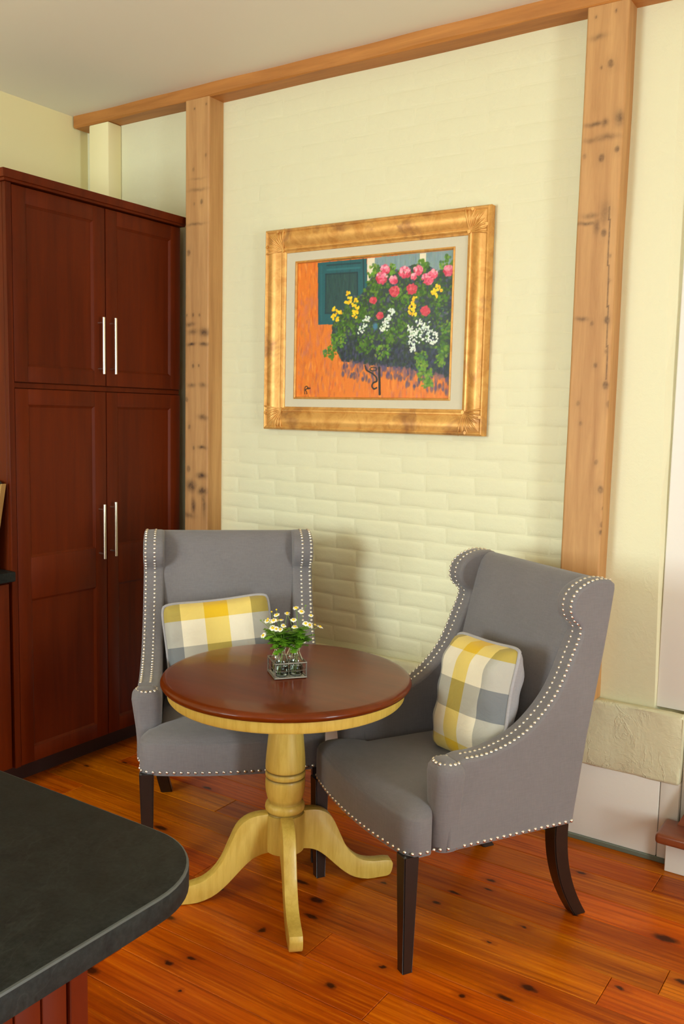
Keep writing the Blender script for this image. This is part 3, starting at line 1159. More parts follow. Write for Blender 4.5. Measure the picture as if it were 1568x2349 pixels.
# ------------------------------------------------------------------ plaid pillows
def pillow(label, loc, rot, a=.196, b=.196, t=.075, vshift=0.0, seed=0):
    P = thing('plaid_pillow', label, 'pillow', loc, 0, 'plaid pillows')
    P.rotation_euler = rot
    n = 28
    rr = random.Random(seed)
    ph = [rr.uniform(0, 6) for _ in range(8)]

    def pt(i, j, side):
        x, y = -1 + 2 * i / n, -1 + 2 * j / n
        # rounded, slightly pinched outline
        X = a * x * (1 - .055 * (1 - y * y) * abs(x) ** 3)
        Y = b * y * (1 - .055 * (1 - x * x) * abs(y) ** 3)
        r = max(abs(x), abs(y))
        cc = (abs(x) * abs(y)) ** 6
        X *= 1 - .07 * cc
        Y *= 1 - .07 * cc
        w = max(0, (1 - x ** 4)) * max(0, (1 - y ** 4))
        Z = t * w ** .55
        edge = (1 - w) * w * 4
        Z += edge * .006 * (math.sin(9 * x + ph[0]) * math.sin(4 * y + ph[1]) + .6 * math.sin(13 * y + ph[2]))
        Z *= (1.0 if side > 0 else .8)
        wav = .008 * math.sin(2.2 * x + ph[3]) * r ** 4 + .006 * math.sin(2.6 * y + ph[4]) * r ** 4
        return (X, Y, side * Z + wav)
    for side, nm, mt in ((1, 'plaid_front', 'plaid'), (-1, 'back_panel', 'pillow_back')):
        bm = bmesh.new()
        uvl = bm.loops.layers.uv.new('UVMap')
        V = [[bm.verts.new(pt(i, j, side)) for j in range(n + 1)] for i in range(n + 1)]
        for i in range(n):
            for j in range(n):
                q = (V[i][j], V[i + 1][j], V[i + 1][j + 1], V[i][j + 1])
                f = bm.faces.new(q if side > 0 else q[::-1])
                ij = [(i, j), (i + 1, j), (i + 1, j + 1), (i, j + 1)]
                if side < 0:
                    ij = ij[::-1]
                for lp, (ii, jj) in zip(f.loops, ij):
                    lp[uvl].uv = (ii / n, jj / n + vshift)
        finish(nm, bm, mt, P, angle=70, recalc=False)
    brd = [(i, 0) for i in range(n)] + [(n, j) for j in range(n)] + [(i, n) for i in range(n, 0, -1)] + [(0, j) for j in range(n, 0, -1)]
    pts = [Vector(pt(i, j, 1)) * 1.004 for i, j in brd]
    bm = bmesh.new()
    rings = []
    m = len(pts)
    for i in range(m):
        d = (pts[(i + 1) % m] - pts[i - 1]).normalized()
        nz_ = Vector((0, 0, 1))
        o_ = d.cross(nz_).normalized()
        rings.append([pts[i] + (o_ * math.cos(k * PI / 4) + nz_ * math.sin(k * PI / 4)) * .0058 for k in range(8)])
    loft(bm, rings + [rings[0]], cap0=False, cap1=False)
    bmesh.ops.remove_doubles(bm, verts=bm.verts, dist=1e-5)
    finish('piping', bm, 'pillow_back', P, angle=80)
    return P


def seat_pose(pose, u, v, z):
    x, y, a = pose
    return (x + u * math.cos(a) - v * math.sin(a), y + u * math.sin(a) + v * math.cos(a), z)


def pillow_rot(pose, lean, roll, yaw):
    # local: X right (+v), Y up, Z forward (+u)
    a = pose[2] + yaw
    fwd = Vector((math.cos(a), math.sin(a), 0))
    left = Vector((-math.sin(a), math.cos(a), 0))
    up = Vector((0, 0, 1))
    B = Matrix((left, up, fwd)).transposed()
    L = Matrix.Rotation(-lean, 3, 'X') @ Matrix.Rotation(roll, 3, 'Z')
    return (B @ L).to_euler()


pillow('plaid pillow on the chair behind the table, its lower part hidden by the tabletop', seat_pose(LP, -.112, -.036, .655), pillow_rot(LP, math.radians(15), math.radians(6), 0.0), a=.205, b=.2, t=.07, vshift=.0, seed=3)
pillow('plaid pillow propped upright on the right-hand chair, seen obliquely', seat_pose(RP, -.105, .078, .672), pillow_rot(RP, math.radians(13), math.radians(4), -.04), a=.172, b=.194, t=.085, vshift=-.06, seed=8)

# ------------------------------------------------------------------ round pedestal table
TX, TY, TZ, TR = .833, -.947, .721, .397
table = thing('pedestal_table', 'round mahogany-topped table on a yellow turned pedestal', 'table', (TX, TY, 0))
bm = bmesh.new()
lathe(bm, [(TR - .022, TZ - .027), (TR - .006, TZ - .024), (TR, TZ - .016), (TR - .0005, TZ - .010), (TR - .004, TZ - .005), (TR - .011, TZ - .0012), (TR - .022, TZ), (TR - .1, TZ)], 96)
finish('tabletop', bm, 'tabletop', table, angle=50)
bm = bmesh.new()
R0, R1 = TR - .052, TR - .022
lathe(bm, [(R0, TZ - .062), (R1 - .004, TZ - .063), (R1, TZ - .058), (R1, TZ - .0275), (R0, TZ - .0275)], 96, cap0=False, cap1=False)
lathe(bm, [(R0, TZ - .062), (R0, TZ - .0275)], 96, cap0=False, cap1=False)
ap = finish('apron', bm, 'glazed', table, angle=50)
bm = bmesh.new()
_t = math.radians(214)
box(bm, -.012, .008, -.007, .007, TZ - .067, TZ - .028, .001, 1)
bk = finish('apron_block', bm, 'glazed', table)
bk.location = (R1 * math.cos(_t), R1 * math.sin(_t), 0)
bk.rotation_euler = (0, 0, _t)
bm = bmesh.new()
box(bm, -.30, .30, -.035, .035, TZ - .060, TZ - .0275, .004, 1)
cl = finish('top_cleat', bm, 'glazed', table)
cl.rotation_euler = (0, 0, math.radians(7))
col_prof = [(.045, .657), (.049, .64), (.051, .60), (.054, .55), (.0585, .50), (.0625, .455), (.0645, .425), (.0645, .413), (.0632, .409), (.0605, .406), (.0632, .403), (.0645, .399),
            (.0645, .389), (.0630, .386), (.0605, .383), (.0630, .380), (.0640, .375), (.0642, .355), (.0625, .335), (.0585, .318), (.0555, .310), (.0545, .305), (.0552, .301),
            (.0600, .298), (.0635, .291), (.0645, .283), (.0630, .276), (.0590, .271), (.0580, .268), (.0590, .266), (.0640, .264), (.0645, .260), (.0645, .150), (.0635, .142), (.058, .138)]
bm = bmesh.new()
lathe(bm, col_prof, 48)
co_ = finish('column', bm, 'glazed', table, angle=35)
nv = len(co_.data.vertices)
buf = np.empty(nv * 3)
co_.data.vertices.foreach_get('co', buf)
zz = buf.reshape(-1, 3)[:, 2]
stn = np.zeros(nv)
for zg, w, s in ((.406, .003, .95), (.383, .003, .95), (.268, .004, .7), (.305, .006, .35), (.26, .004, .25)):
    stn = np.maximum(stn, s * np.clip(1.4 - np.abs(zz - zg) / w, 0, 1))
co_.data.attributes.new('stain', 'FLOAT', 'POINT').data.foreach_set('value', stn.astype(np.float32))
top = [(.058, .268), (.095, .267), (.130, .256), (.158, .230), (.182, .180), (.205, .130), (.232, .095), (.265, .072), (.305, .062), (.345, .060), (.368, .056)]
bot = [(.374, .044), (.373, .030), (.366, .010), (.352, .003), (.325, .002), (.285, .0015), (.240, .014), (.205, .036), (.170, .068), (.138, .100), (.108, .124), (.08, .135), (.058, .138)]
leg_poly = [tuple(p) for p in smooth_poly(top, 3)] + [tuple(p) for p in smooth_poly(bot, 2)]
for ang in (51.0, 141.5, 231.0, 312.8):
    bm = bmesh.new()
    a = math.radians(ang)
    rings = []
    pl = leg_poly[::-1]      # CCW in (r, z)
    for y, ins in ((-.0205, .004), (-.0195, .001), (-.0175, 0), (.0175, 0), (.0195, .001), (.0205, .004)):
        q = inset2(pl, ins)
        rings.append([(r * math.cos(a) - y * math.sin(a), r * math.sin(a) + y * math.cos(a), max(z_, .0)) for r, z_ in q])
    loft(bm, rings)
    finish('leg', bm, 'glazed', table, angle=40)

# ------------------------------------------------------------------ bottle caddy with chamomile
CA = math.radians(51.2)
CX, CY = .838, -.954
ex = Vector((math.cos(CA), math.sin(CA), 0))
ey = Vector((-math.sin(CA), math.cos(CA), 0))
caddy = thing('wire_caddy', 'square galvanised wire caddy holding glass bottles on the round table', 'caddy', (CX, CY, TZ), CA)
S = .050
HZ = .050


def sq_loop(s, z):
    return [(-s, -s, z), (s, -s, z), (s, s, z), (-s, s, z), (-s, -s, z)]


for nm, z, r in (('top_rim', HZ, .0026), ('bottom_rim', .0036, .0030)):
    bm = bmesh.new()
    P = sq_loop(S, z)
    for p, q in zip(P, P[1:]):
        tube(bm, [p, q], r, 8)
    finish(nm, bm, 'wire', caddy)
for sx in (-1, 1):
    for sy in (-1, 1):
        bm = bmesh.new()
        tube(bm, [(sx * S, sy * S, .002), (sx * S, sy * S, HZ)], .0021, 8)
        finish('corner_wire', bm, 'wire', caddy)
bm = bmesh.new()
box(bm, -S + .002, S - .002, -S + .002, S - .002, .0024, .0040, .0004, 1)  # pale plate added under the bottles so their bottoms look bright through the glass
finish('added_plate', bm, 'added_plate', caddy)
bm = bmesh.new()
for k in range(1, 6):
    o_ = -S + 2 * S * k / 6
    tube(bm, [(o_, -S, .0034), (o_, S, .0034)], .0011, 6)
    tube(bm, [(-S, o_, .0034), (S, o_, .0034)], .0011, 6)
P = sq_loop(S, .026)
for p, q in zip(P, P[1:]):
    tube(bm, [p, q], .0008, 6)
finish('wire_mesh', bm, 'wire', caddy)

out_p = [(.0, .0055), (.017, .0055), (.0205, .0075), (.0215, .011), (.0215, .050), (.0200, .058), (.0160, .067), (.0120, .075), (.0108, .082), (.0112, .090), (.0135, .092), (.0142, .0955), (.0135, .099), (.0122, .100)]
in_p = [(.0108, .099), (.0098, .090), (.0094, .082), (.0104, .0755), (.0145, .0665), (.0184, .057), (.0198, .0495), (.0198, .012), (.017, .0085), (.0, .008)]
wat_p = [(.0, .0083), (.0166, .0088), (.0194, .0122), (.0194, .038), (.0, .038)]
bot_pos = {'front-left': (-.0235, -.0235), 'front-right': (.0235, -.0235), 'back-left': (-.0235, .0235), 'back-right': (.0235, .0235)}
b0 = None
for nm, (bx_, by_) in bot_pos.items():
    w = Vector((CX, CY, TZ)) + ex * bx_ + ey * by_
    lbl = 'small clear glass milk bottle with water, %s of the four in the wire caddy' % nm
    if b0 is None:
        b0 = thing('glass_bottle', lbl, 'bottle', w, 0, 'glass bottles in the wire caddy')
        bm = bmesh.new()
        seg = 28
        prof = out_p[1:] + in_p[:-1]
        lathe(bm, prof, seg)
        finish('bottle_body', bm, 'glass', b0, angle=60)
        bm = bmesh.new()
        lathe(bm, wat_p[1:-1] + [(.0194, .0385)], seg)
        finish('water', bm, 'water', b0, angle=60)
    else:
        o = copy_thing(b0, lbl, w, 0)

HEADS = [(.778, -1.001, .856), (.797, -.988, .864), (.818, -.971, .862), (.811, -.977, .88), (.802, -.984, .882), (.821, -.969, .879), (.798, -.987, .896), (.811, -.977, .897),
         (.822, -.968, .902), (.829, -.964, .891), (.831, -.962, .868), (.788, -.994, .898), (.811, -.977, .911), (.804, -.982, .905), (.838, -.957, .911), (.837, -.957, .923),
         (.854, -.945, .912), (.859, -.941, .928), (.873, -.93, .93), (.897, -.912, .919), (.857, -.942, .887), (.895, -.914, .887), (.908, -.904, .879), (.921, -.894, .877), (.884, -.922, .901)]
BUDS = [(.772, -1.006, .908), (.798, -.986, .917), (.81, -.977, .923), (.78, -1., .889), (.791, -.992, .882), (.862, -.939, .937), (.884, -.922, .938), (.79, -.993, .913)]
fr2 = random.Random(21)
vdir = (Vector((2.5024, -3.1697, 0)) - Vector((CX, CY, 0))).normalized()


def head_meshes():
    out = []
    for k in range(3):
        bm = bmesh.new()
        n = 13
        for i in range(n):
            a = 2 * PI * i / n + fr2.uniform(-.08, .08)
            L_ = fr2.uniform(.0082, .0096)
            dx, dy = math.cos(a), math.sin(a)
            px, py = -dy, dx
            dr = fr2.uniform(-.0012, .0006)
            row_ = []
            for t_, w_, h_ in ((.32, .0011, 0), (.62, .0019, .0008), (.9, .0016, .0002), (1.0, .0007, -.0002)):
                row_.append((bm.verts.new((dx * L_ * t_ + px * w_, dy * L_ * t_ + py * w_, h_ + dr * t_)), bm.verts.new((dx * L_ * t_ - px * w_, dy * L_ * t_ - py * w_, h_ + dr * t_))))
            for (a1, a2), (b1, b2) in zip(row_, row_[1:]):
                bm.faces.new((a1, b1, b2, a2))
        me = D.meshes.new('flower_head')
        bm.to_mesh(me); bm.free()
        me.materials.append(M['petal'])
        out.append(me)
    bm = bmesh.new()
    lathe(bm, [(.0012, -.0022), (.0036, -.0012), (.0040, .0004), (.0034, .0020), (.0018, .0031), (.0005, .0034)], 12)
    me2 = D.meshes.new('flower_disc')
    bmesh.ops.recalc_face_normals(bm, faces=bm.faces)
    bm.to_mesh(me2); bm.free()
    me2.polygons.foreach_set('use_smooth', [True] * len(me2.polygons))
    me2.materials.append(M['disc'])
    return out, me2


HM, DM = head_meshes()


def leaf_mesh(k):
    r = random.Random(100 + k)
    bm = bmesh.new()
    pts_ = []
    n = 4
    half = []
    L_ = 1.0
    for i in range(n):
        t_ = .18 + .74 * i / n
        w_ = .34 * math.sin(PI * (t_ * .8 + .12)) * r.uniform(.8, 1.2)
        half += [(t_ - .05, .07), (t_ + .10, w_), (t_ + .16, w_ * .72), (t_ + .10, .09)]
    out_ = [(0, .018)] + half + [(L_, .0)]
    V1 = [(x, y, -.25 * x * x + .1 * abs(y)) for x, y in out_]
    V2 = [(x, -y * r.uniform(.85, 1.1), -.25 * x * x + .1 * abs(y)) for x, y in out_[:-1]]
    a = [bm.verts.new(p) for p in V1]
    b = [bm.verts.new(p) for p in V2]
    c = [bm.verts.new((x, 0, -.25 * x * x)) for x, y in out_[:-1]]
    c.append(a[-1])
    b.append(a[-1])
    for i in range(len(out_) - 1):
        for s_, o_ in ((a, 1), (b, -1)):
            q = [c[i], c[i + 1], s_[i + 1], s_[i]]
            u_ = []
            for v in q:
                if v not in u_:
                    u_.append(v)
            if len(u_) > 2:
                bm.faces.new(u_ if o_ > 0 else u_[::-1])
    me = D.meshes.new('leaf')
    bm.to_mesh(me); bm.free()
    me.materials.append(M['leaf'])
    return me


LM = [leaf_mesh(k) for k in range(4)]
centres = {k: Vector((CX, CY, TZ)) + ex * v[0] + ey * v[1] for k, v in bot_pos.items()}
pool = [(Vector(p), 'h') for p in HEADS] + [(Vector(p), 'b') for p in BUDS]
jit = []
for p, t_ in pool:
    dd = fr2.uniform(-.022, .03)
    jit.append((p + vdir * dd - Vector((0, 0, 1)) * dd * .24, t_))
cen_x = lambda p: (p - Vector((CX, CY, 0))).dot(ex)
left_side = sorted([q for q in jit if cen_x(q[0]) < 0.0], key=lambda q: cen_x(q[0]))
right_side = sorted([q for q in jit if cen_x(q[0]) >= 0.0], key=lambda q: cen_x(q[0]))


def sprig(bottle, items, label, group):
    base = centres[bottle].copy()
    base.z = TZ
    sp = thing('chamomile_sprig', label, 'flower', (base.x, base.y, TZ + .0125), 0, group)
    o_ = Vector(sp.location)
    mean = sum((q[0] for q in items), Vector()) / len(items)
    ja = fr2.uniform(0, 6.28)
    foot = base + Vector((math.cos(ja) * .011, math.sin(ja) * .011, .0135))
    neck = base + Vector((math.cos(ja + 2) * .004, math.sin(ja + 2) * .004, .094))
    fork = neck.lerp(mean, .42) + Vector((0, 0, .006))
    bm = bmesh.new()
    tube(bm, [p - o_ for p in (foot, foot.lerp(neck, .6) + Vector((0, 0, 0)), neck, fork)], .0011, 6)
    for p, t_ in items:
        mid = fork.lerp(p, .5) + Vector((0, 0, .005))
        tube(bm, [fork - o_, mid - o_, p - o_ - Vector((0, 0, .001))], .0007, 5)
    finish('stem', bm, 'stem', sp, angle=70)
    for p, t_ in items:
        if t_ == 'h':
            h = D.objects.new('flower_head', fr2.choice(HM))
            COL.objects.link(h)
            h.parent = sp
            h.location = p - o_
            face = (p - fork).normalized() * .7 + vdir * fr2.uniform(.2, .9) + Vector((fr2.uniform(-.3, .3), fr2.uniform(-.3, .3), .75))
            h.rotation_euler = face.to_track_quat('Z', 'Y').to_euler()
            s_ = fr2.uniform(.95, 1.25)
            h.scale = (s_, s_, s_)
            d_ = D.objects.new('flower_disc', DM)
            COL.objects.link(d_)
            d_.parent = h
        else:
            h = D.objects.new('flower_bud', DM)
            COL.objects.link(h)
            h.parent = sp
            h.location = p - o_
            h.scale = (.75, .75, .9)
            if fr2.random() < .6:
                h.data = h.data.copy()
                h.data.materials[0] = M['stem']
    for k in range(19):
        t_ = fr2.uniform(.02, 1.15)
        st_ = neck.lerp(fork, t_) + Vector((fr2.uniform(-.006, .006), fr2.uniform(-.006, .006), 0))
        lf = D.objects.new('leaf', fr2.choice(LM))
        COL.objects.link(lf)
        lf.parent = sp
        lf.location = st_ - o_
        az = fr2.uniform(0, 2 * PI)
        dr = Vector((math.cos(az), math.sin(az), fr2.uniform(-.15, .75)))
        lf.rotation_euler = dr.to_track_quat('X', 'Z').to_euler()
        s_ = fr2.uniform(.030, .050)
        lf.scale = (s_, s_, s_)
    return sp


def chunks(lst, n):
    k = math.ceil(len(lst) / n)
    return [lst[i:i + k] for i in range(0, len(lst), k)]


ORD = ['leftmost', 'second from the left', 'third from the left', 'fourth from the left', 'fourth from the right', 'third from the right', 'second from the right', 'rightmost']
nsp = 0
for lst, names in ((left_side, ('front-left', 'back-left', 'front-left', 'front-left')), (right_side, ('front-right', 'front-right', 'back-right', 'front-right'))):
    for it, nm in zip(chunks(lst, 4), names):
        sprig(nm, it, '%s of the eight chamomile sprigs in the caddy bottles' % ORD[nsp], 'chamomile sprigs in the caddy bottles')
        nsp += 1

# ------------------------------------------------------------------ framed painting
FX0, FX1, FZ0, FZ1 = 0.0, 1.061, 1.475, 2.332
pic = thing('framed_painting', 'gold-framed oil painting of a flower box and teal shutter on the cream wall', 'painting', ((FX0 + FX1) / 2, 0.0, FZ0))
fo = Vector(pic.location)
YB = -0.005      # wall contact


def rect_ring(d, y, a=None):
    x0, x1, z0, z1 = a or (FX0, FX1, FZ0, FZ1)
    return [(x0 + d - fo.x, y, z0 + d - fo.z), (x1 - d - fo.x, y, z0 + d - fo.z), (x1 - d - fo.x, y, z1 - d - fo.z), (x0 + d - fo.x, y, z1 - d - fo.z)]


prof = [(.0, 0.), (.0, .030), (.003, .038), (.008, .042), (.013, .040), (.016, .036), (.020, .037), (.030, .0405), (.045, .039), (.060, .033), (.074, .0235), (.078, .022), (.081, .025), (.086, .0255), (.090, .023), (.093, .018), (.100, .015), (.101, .004), (.101, .0)]
sides = []
for k in range(4):
    bm = bmesh.new()
    R_ = []
    j = (k + 1) % 4
    n = 2
    for d, h in prof:
        r = rect_ring(d, YB - h)
        R_.append((r[k], r[j]))
    A = [bm.verts.new(p[0]) for p in R_]
    B = [bm.verts.new(p[1]) for p in R_]
    m = len(A)
    for i in range(m):
        i2 = (i + 1) % m
        bm.faces.new((A[i], B[i], B[i2], A[i2]))
    bm.faces.new(A[::-1])
    bm.faces.new(B)
    finish('frame_rail', bm, 'gold', pic, angle=35)
# carved corner ornaments: fans of raised ribs
for k, (cx, cz, sx, sz) in enumerate([(FX0, FZ0, 1, 1), (FX1, FZ0, -1, 1), (FX1, FZ1, -1, -1), (FX0, FZ1, 1, -1)]):
    bm = bmesh.new()
    c = Vector((cx + sx * .090 - fo.x, YB - .026, cz + sz * .090 - fo.z))
    for i in range(9):
        a = math.radians(-8 + 106 * i / 8)
        L_ = .092 if i % 2 == 0 else .078
        pts_ = []
        for t_ in (.06, .3, .6, .85, 1.0):
            rr_ = L_ * t_
            px, pz = c.x - sx * math.cos(a) * rr_, c.z - sz * math.sin(a) * rr_
            dmin = min(abs(px + fo.x - cx), abs(pz + fo.z - cz))
            h = np.interp(dmin, [p[0] for p in prof], [p[1] for p in prof])
            pts_.append((px, YB - h - .0005, pz))
        tube(bm, pts_, [.0018, .0032, .0042, .0040, .0012], 7)
    tube(bm, [c + Vector((0, .004, 0)), c + Vector((0, -.004, 0))], .007, 10)
    for q in ((.012, .072), (.072, .012)):
        p_ = Vector((cx + sx * q[0] - fo.x, YB - .040, cz + sz * q[1] - fo.z))
        tube(bm, [p_ + Vector((0, .004, 0)), p_ + Vector((0, -.003, 0))], .0065, 8)
    finish('corner_ornament', bm, 'gold', pic, angle=60)
bm = bmesh.new()
CA_ = (.157, .898, 1.619, 2.185)
MA = (FX0 + .1005, FX1 - .1005, FZ0 + .0925, FZ1 - .0925)
mo = rect_ring(0, YB - .012, (FX0 + .1005, FX1 - .1005, FZ0 + .1005, FZ1 - .1005))
mi = rect_ring(0, YB - .012, (CA_[0] - .010, CA_[1] + .010, CA_[2] - .010, CA_[3] + .010))
mo2 = [(x, YB - .002, z) for x, y, z in mo]
mi2 = [(x, YB - .002, z) for x, y, z in mi]
V = [[bm.verts.new(p) for p in r] for r in (mo, mi, mi2, mo2)]
for q in range(4):
    a, b = V[q], V[(q + 1) % 4]
    for i in range(4):
        j = (i + 1) % 4
        bm.faces.new((a[i], a[j], b[j], b[i]))
finish('linen_liner', bm, 'mat_board', pic, smooth=False)
bm = bmesh.new()
fp_ = [(-.0098, .0022), (-.0098, .014), (-.004, .0165), (-.001, .013), (0.0, .008), (0.0, .0022)]
V = [[bm.verts.new(p) for p in rect_ring(d, YB - h, CA_)] for d, h in fp_]
for q in range(len(V)):
    a, b = V[q], V[(q + 1) % len(V)]
    for i in range(4):
        j = (i + 1) % 4
        bm.faces.new((a[i], a[j], b[j], b[i]))
finish('gilt_fillet', bm, 'gold', pic, angle=30)

# --- the oil painting itself: daubs of colour on a fine canvas grid
W_, H_ = 372, 284
QUAD = np.array([(85, 170), (1470, 55), (1440, 1385), (65, 1370)], float)
src = QUAD
dst = np.array([(0, 1), (1, 1), (1, 0), (0, 0)], float)
A_ = []
for (x, y), (u, v) in zip(src, dst):
    A_.append([x, y, 1, 0, 0, 0, -u * x, -u * y]); A_.append([0, 0, 0, x, y, 1, -v * x, -v * y])
hh = np.linalg.solve(np.array(A_), dst.reshape(-1))
HM_ = np.r_[hh, 1].reshape(3, 3)


def uvp(x, y):
    p = HM_ @ np.array([x, y, 1.0])
    return p[0] / p[2] * (W_ - 1), p[1] / p[2] * (H_ - 1)


img = np.zeros((H_, W_, 3))
yy, xx = np.mgrid[0:H_, 0:W_]
PX = (W_ - 1) / 1380.0


def daub(x, y, rx, ry, col, ang=0.0, al=1.0, soft=.35, rawpx=False):
    cx, cy = (x, y) if rawpx else uvp(x, y)
    rx, ry = (rx, ry) if rawpx else (rx * PX, ry * PX)
    R_ = max(rx, ry) * 1.3 + 2
    x0, x1 = max(0, int(cx - R_)), min(W_, int(cx + R_) + 2)
    y0, y1 = max(0, int(cy - R_)), min(H_, int(cy + R_) + 2)
    if x0 >= x1 or y0 >= y1:
        return
    X = xx[y0:y1, x0:x1] - cx
    Y = yy[y0:y1, x0:x1] - cy
    c, s = math.cos(ang), math.sin(ang)
    d = np.hypot((X * c + Y * s) / max(rx, .6), (-X * s + Y * c) / max(ry, .6))
    m = np.clip((1 - d) / soft + .15, 0, 1)[..., None] * al
    img[y0:y1, x0:x1] = img[y0:y1, x0:x1] * (1 - m) + np.array(col, float) * m


def polyfill(pts, col, al=1.0):
    P = np.array([uvp(*p) for p in pts])
    ins = np.zeros((H_, W_), bool)
    j = len(P) - 1
    for i in range(len(P)):
        xi, yi = P[i]; xj, yj = P[j]
        with np.errstate(divide='ignore', invalid='ignore'):
            c = ((yi > yy) != (yj > yy)) & (xx < (xj - xi) * (yy - yi) / (yj - yi + 1e-12) + xi)
        ins ^= c
        j = i
    img[ins] = img[ins] * (1 - al) + np.array(col, float) * al
    return ins


pr = random.Random(4)


def vary(c, k=14):
    d = pr.uniform(-k, k)
    return tuple(min(255, max(0, v + d + pr.uniform(-k, k) * .5)) for v in c)


img[:] = (226, 122, 34)
for _ in range(1500):
    x, y = pr.uniform(60, 1480), pr.uniform(60, 1390)
    c = pr.choice([(232, 132, 36), (238, 142, 48), (214, 104, 30), (206, 112, 52), (222, 118, 30), (196, 108, 74)])
    daub(x, y, pr.uniform(6, 14), pr.uniform(20, 60), vary(c, 11), pr.uniform(-.2, .2), .75, .8)
for _ in range(60):
    daub(pr.uniform(110, 430), pr.uniform(480, 1000), pr.uniform(12, 26), pr.uniform(20, 60), vary((206, 116, 84), 8), 0, .4, .9)
# shutter
polyfill([(258, 160), (697, 124), (705, 460), (640, 716), (262, 716)], (28, 90, 96))
for _ in range(120):
    daub(pr.uniform(270, 690), pr.uniform(140, 700), 8, pr.uniform(20, 50), vary((26, 84, 92), 9), 0, .5, .8)
polyfill([(330, 262), (612, 246), (612, 600), (326, 612)], (38, 72, 70))
for _ in range(120):
    daub(pr.uniform(340, 600), pr.uniform(270, 590), 7, pr.uniform(20, 50), vary(pr.choice([(36, 70, 66), (44, 84, 74), (30, 58, 60)]), 7), 0, .5, .8)
for (xa, ya, xb, yb_) in [(330, 265, 610, 250), (330, 265, 328, 612), (326, 614, 560, 620), (340, 185, 640, 165), (612, 250, 614, 450), (665, 130, 672, 440)]:
    for t_ in np.linspace(0, 1, 40):
        daub(xa + (xb - xa) * t_, ya + (yb_ - ya) * t_, 8, 8, (20, 50, 56), 0, .6, .6)
for t_ in np.linspace(0, 1, 60):
    daub(345 + 290 * t_, 225 - 18 * t_, 14, 9, (44, 112, 118), 0, .4, .8)
    daub(290, 190 + 490 * t_, 12, 12, (40, 104, 110), 0, .3, .8)
    daub(264, 170 + 530 * t_, 5, 9, (58, 70, 64), 0, .5, .7)
# window
polyfill([(766, 120), (1475, 55), (1475, 520), (766, 520)], (128, 152, 154))
for _ in range(240):
    daub(pr.uniform(780, 1465), pr.uniform(70, 460), 8, pr.uniform(20, 50), vary(pr.choice([(120, 146, 150), (140, 160, 158), (108, 136, 142), (126, 150, 132)]), 8), 0, .5, .8)
polyfill([(699, 124), (767, 119), (767, 470), (705, 470)], (226, 216, 188))
polyfill([(1168, 86), (1224, 81), (1224, 330), (1168, 330)], (230, 220, 190))
# foliage mass
FOL = [(395, 700), (470, 600), (560, 480), (660, 440), (720, 340), (775, 200), (880, 200), (980, 240), (1120, 180), (1240, 190), (1330, 250), (1470, 160), (1478, 1220), (1330, 1175), (1080, 1130), (820, 1090), (480, 1050), (425, 950), (380, 860)]
fm = polyfill(FOL, (46, 60, 58))
ys_, xs_ = np.nonzero(fm)
idx = list(range(len(ys_)))
for _ in range(2600):
    i = pr.choice(idx)
    fx, fy = xs_[i], ys_[i]
    c = pr.choice([(48, 84, 18), (66, 110, 14), (40, 76, 22), (64, 66, 92), (84, 84, 116), (44, 58, 62), (58, 92, 70), (90, 128, 30), (44, 62, 44), (74, 116, 22)])
    daub(fx, fy, pr.uniform(1.5, 4), pr.uniform(1.5, 6), vary(c, 9), pr.uniform(0, 3), .75, .6, True)
bxm = polyfill([(428, 850), (620, 830), (900, 880), (1445, 960), (1440, 1200), (1080, 1130), (820, 1095), (470, 1045)], (34, 42, 58), .62)
ys2, xs2 = np.nonzero(bxm)
for _ in range(500):
    i = pr.randrange(len(ys2))
    c = pr.choice([(24, 34, 46), (70, 66, 104), (30, 44, 60), (20, 30, 30), (52, 56, 92), (36, 60, 30)])
    daub(xs2[i], ys2[i], pr.uniform(2, 4), pr.uniform(2, 7), vary(c, 6), pr.uniform(-.4, .4), .6, .6, True)
# violet cast strokes painted below the box
for _ in range(240):
    x = pr.uniform(480, 1450)
    edge_y = np.interp(x, [470, 820, 1080, 1440], [1045, 1095, 1130, 1200])
    dy = pr.random() ** 1.6 * (150 if x < 800 or x > 1050 else 90)
    daub(x, edge_y + dy, pr.uniform(8, 18), pr.uniform(14, 34), vary(pr.choice([(96, 76, 106), (140, 92, 92), (70, 62, 100), (168, 104, 80)]), 8), pr.uniform(-.3, .3), .7, .6)
# light green leaf clusters
for (x, y, r, n) in [(690, 900, 60, 60), (450, 850, 50, 50), (372, 960, 44, 50), (845, 970, 50, 40), (1190, 1040, 50, 60), (1225, 1160, 50, 60), (1245, 1250, 34, 36), (1375, 960, 46, 46), (1360, 1045, 34, 30), (770, 250, 44, 50), (920, 225, 28, 30),
                     (1195, 195, 36, 40), (760, 400, 60, 60), (660, 600, 70, 60), (1000, 480, 60, 50), (1180, 420, 60, 50), (1020, 740, 60, 40), (1330, 470, 60, 40), (520, 720, 70, 50), (900, 830, 60, 40), (1410, 180, 50, 40), (1410, 760, 50, 30)]:
    for _ in range(n):
        a = pr.uniform(0, 6.28); rr_ = r * 1.45 * pr.random() ** .7
        c = pr.choice([(78, 124, 14), (100, 150, 30), (58, 98, 12), (120, 150, 40), (70, 110, 60)] if r < 55 else [(66, 110, 12), (48, 84, 12), (90, 132, 30)])
        daub(x + math.cos(a) * rr_, y + math.sin(a) * rr_ * 1.1, pr.uniform(7, 15), pr.uniform(9, 20), vary(c, 12), pr.uniform(0, 3), .85, .5)
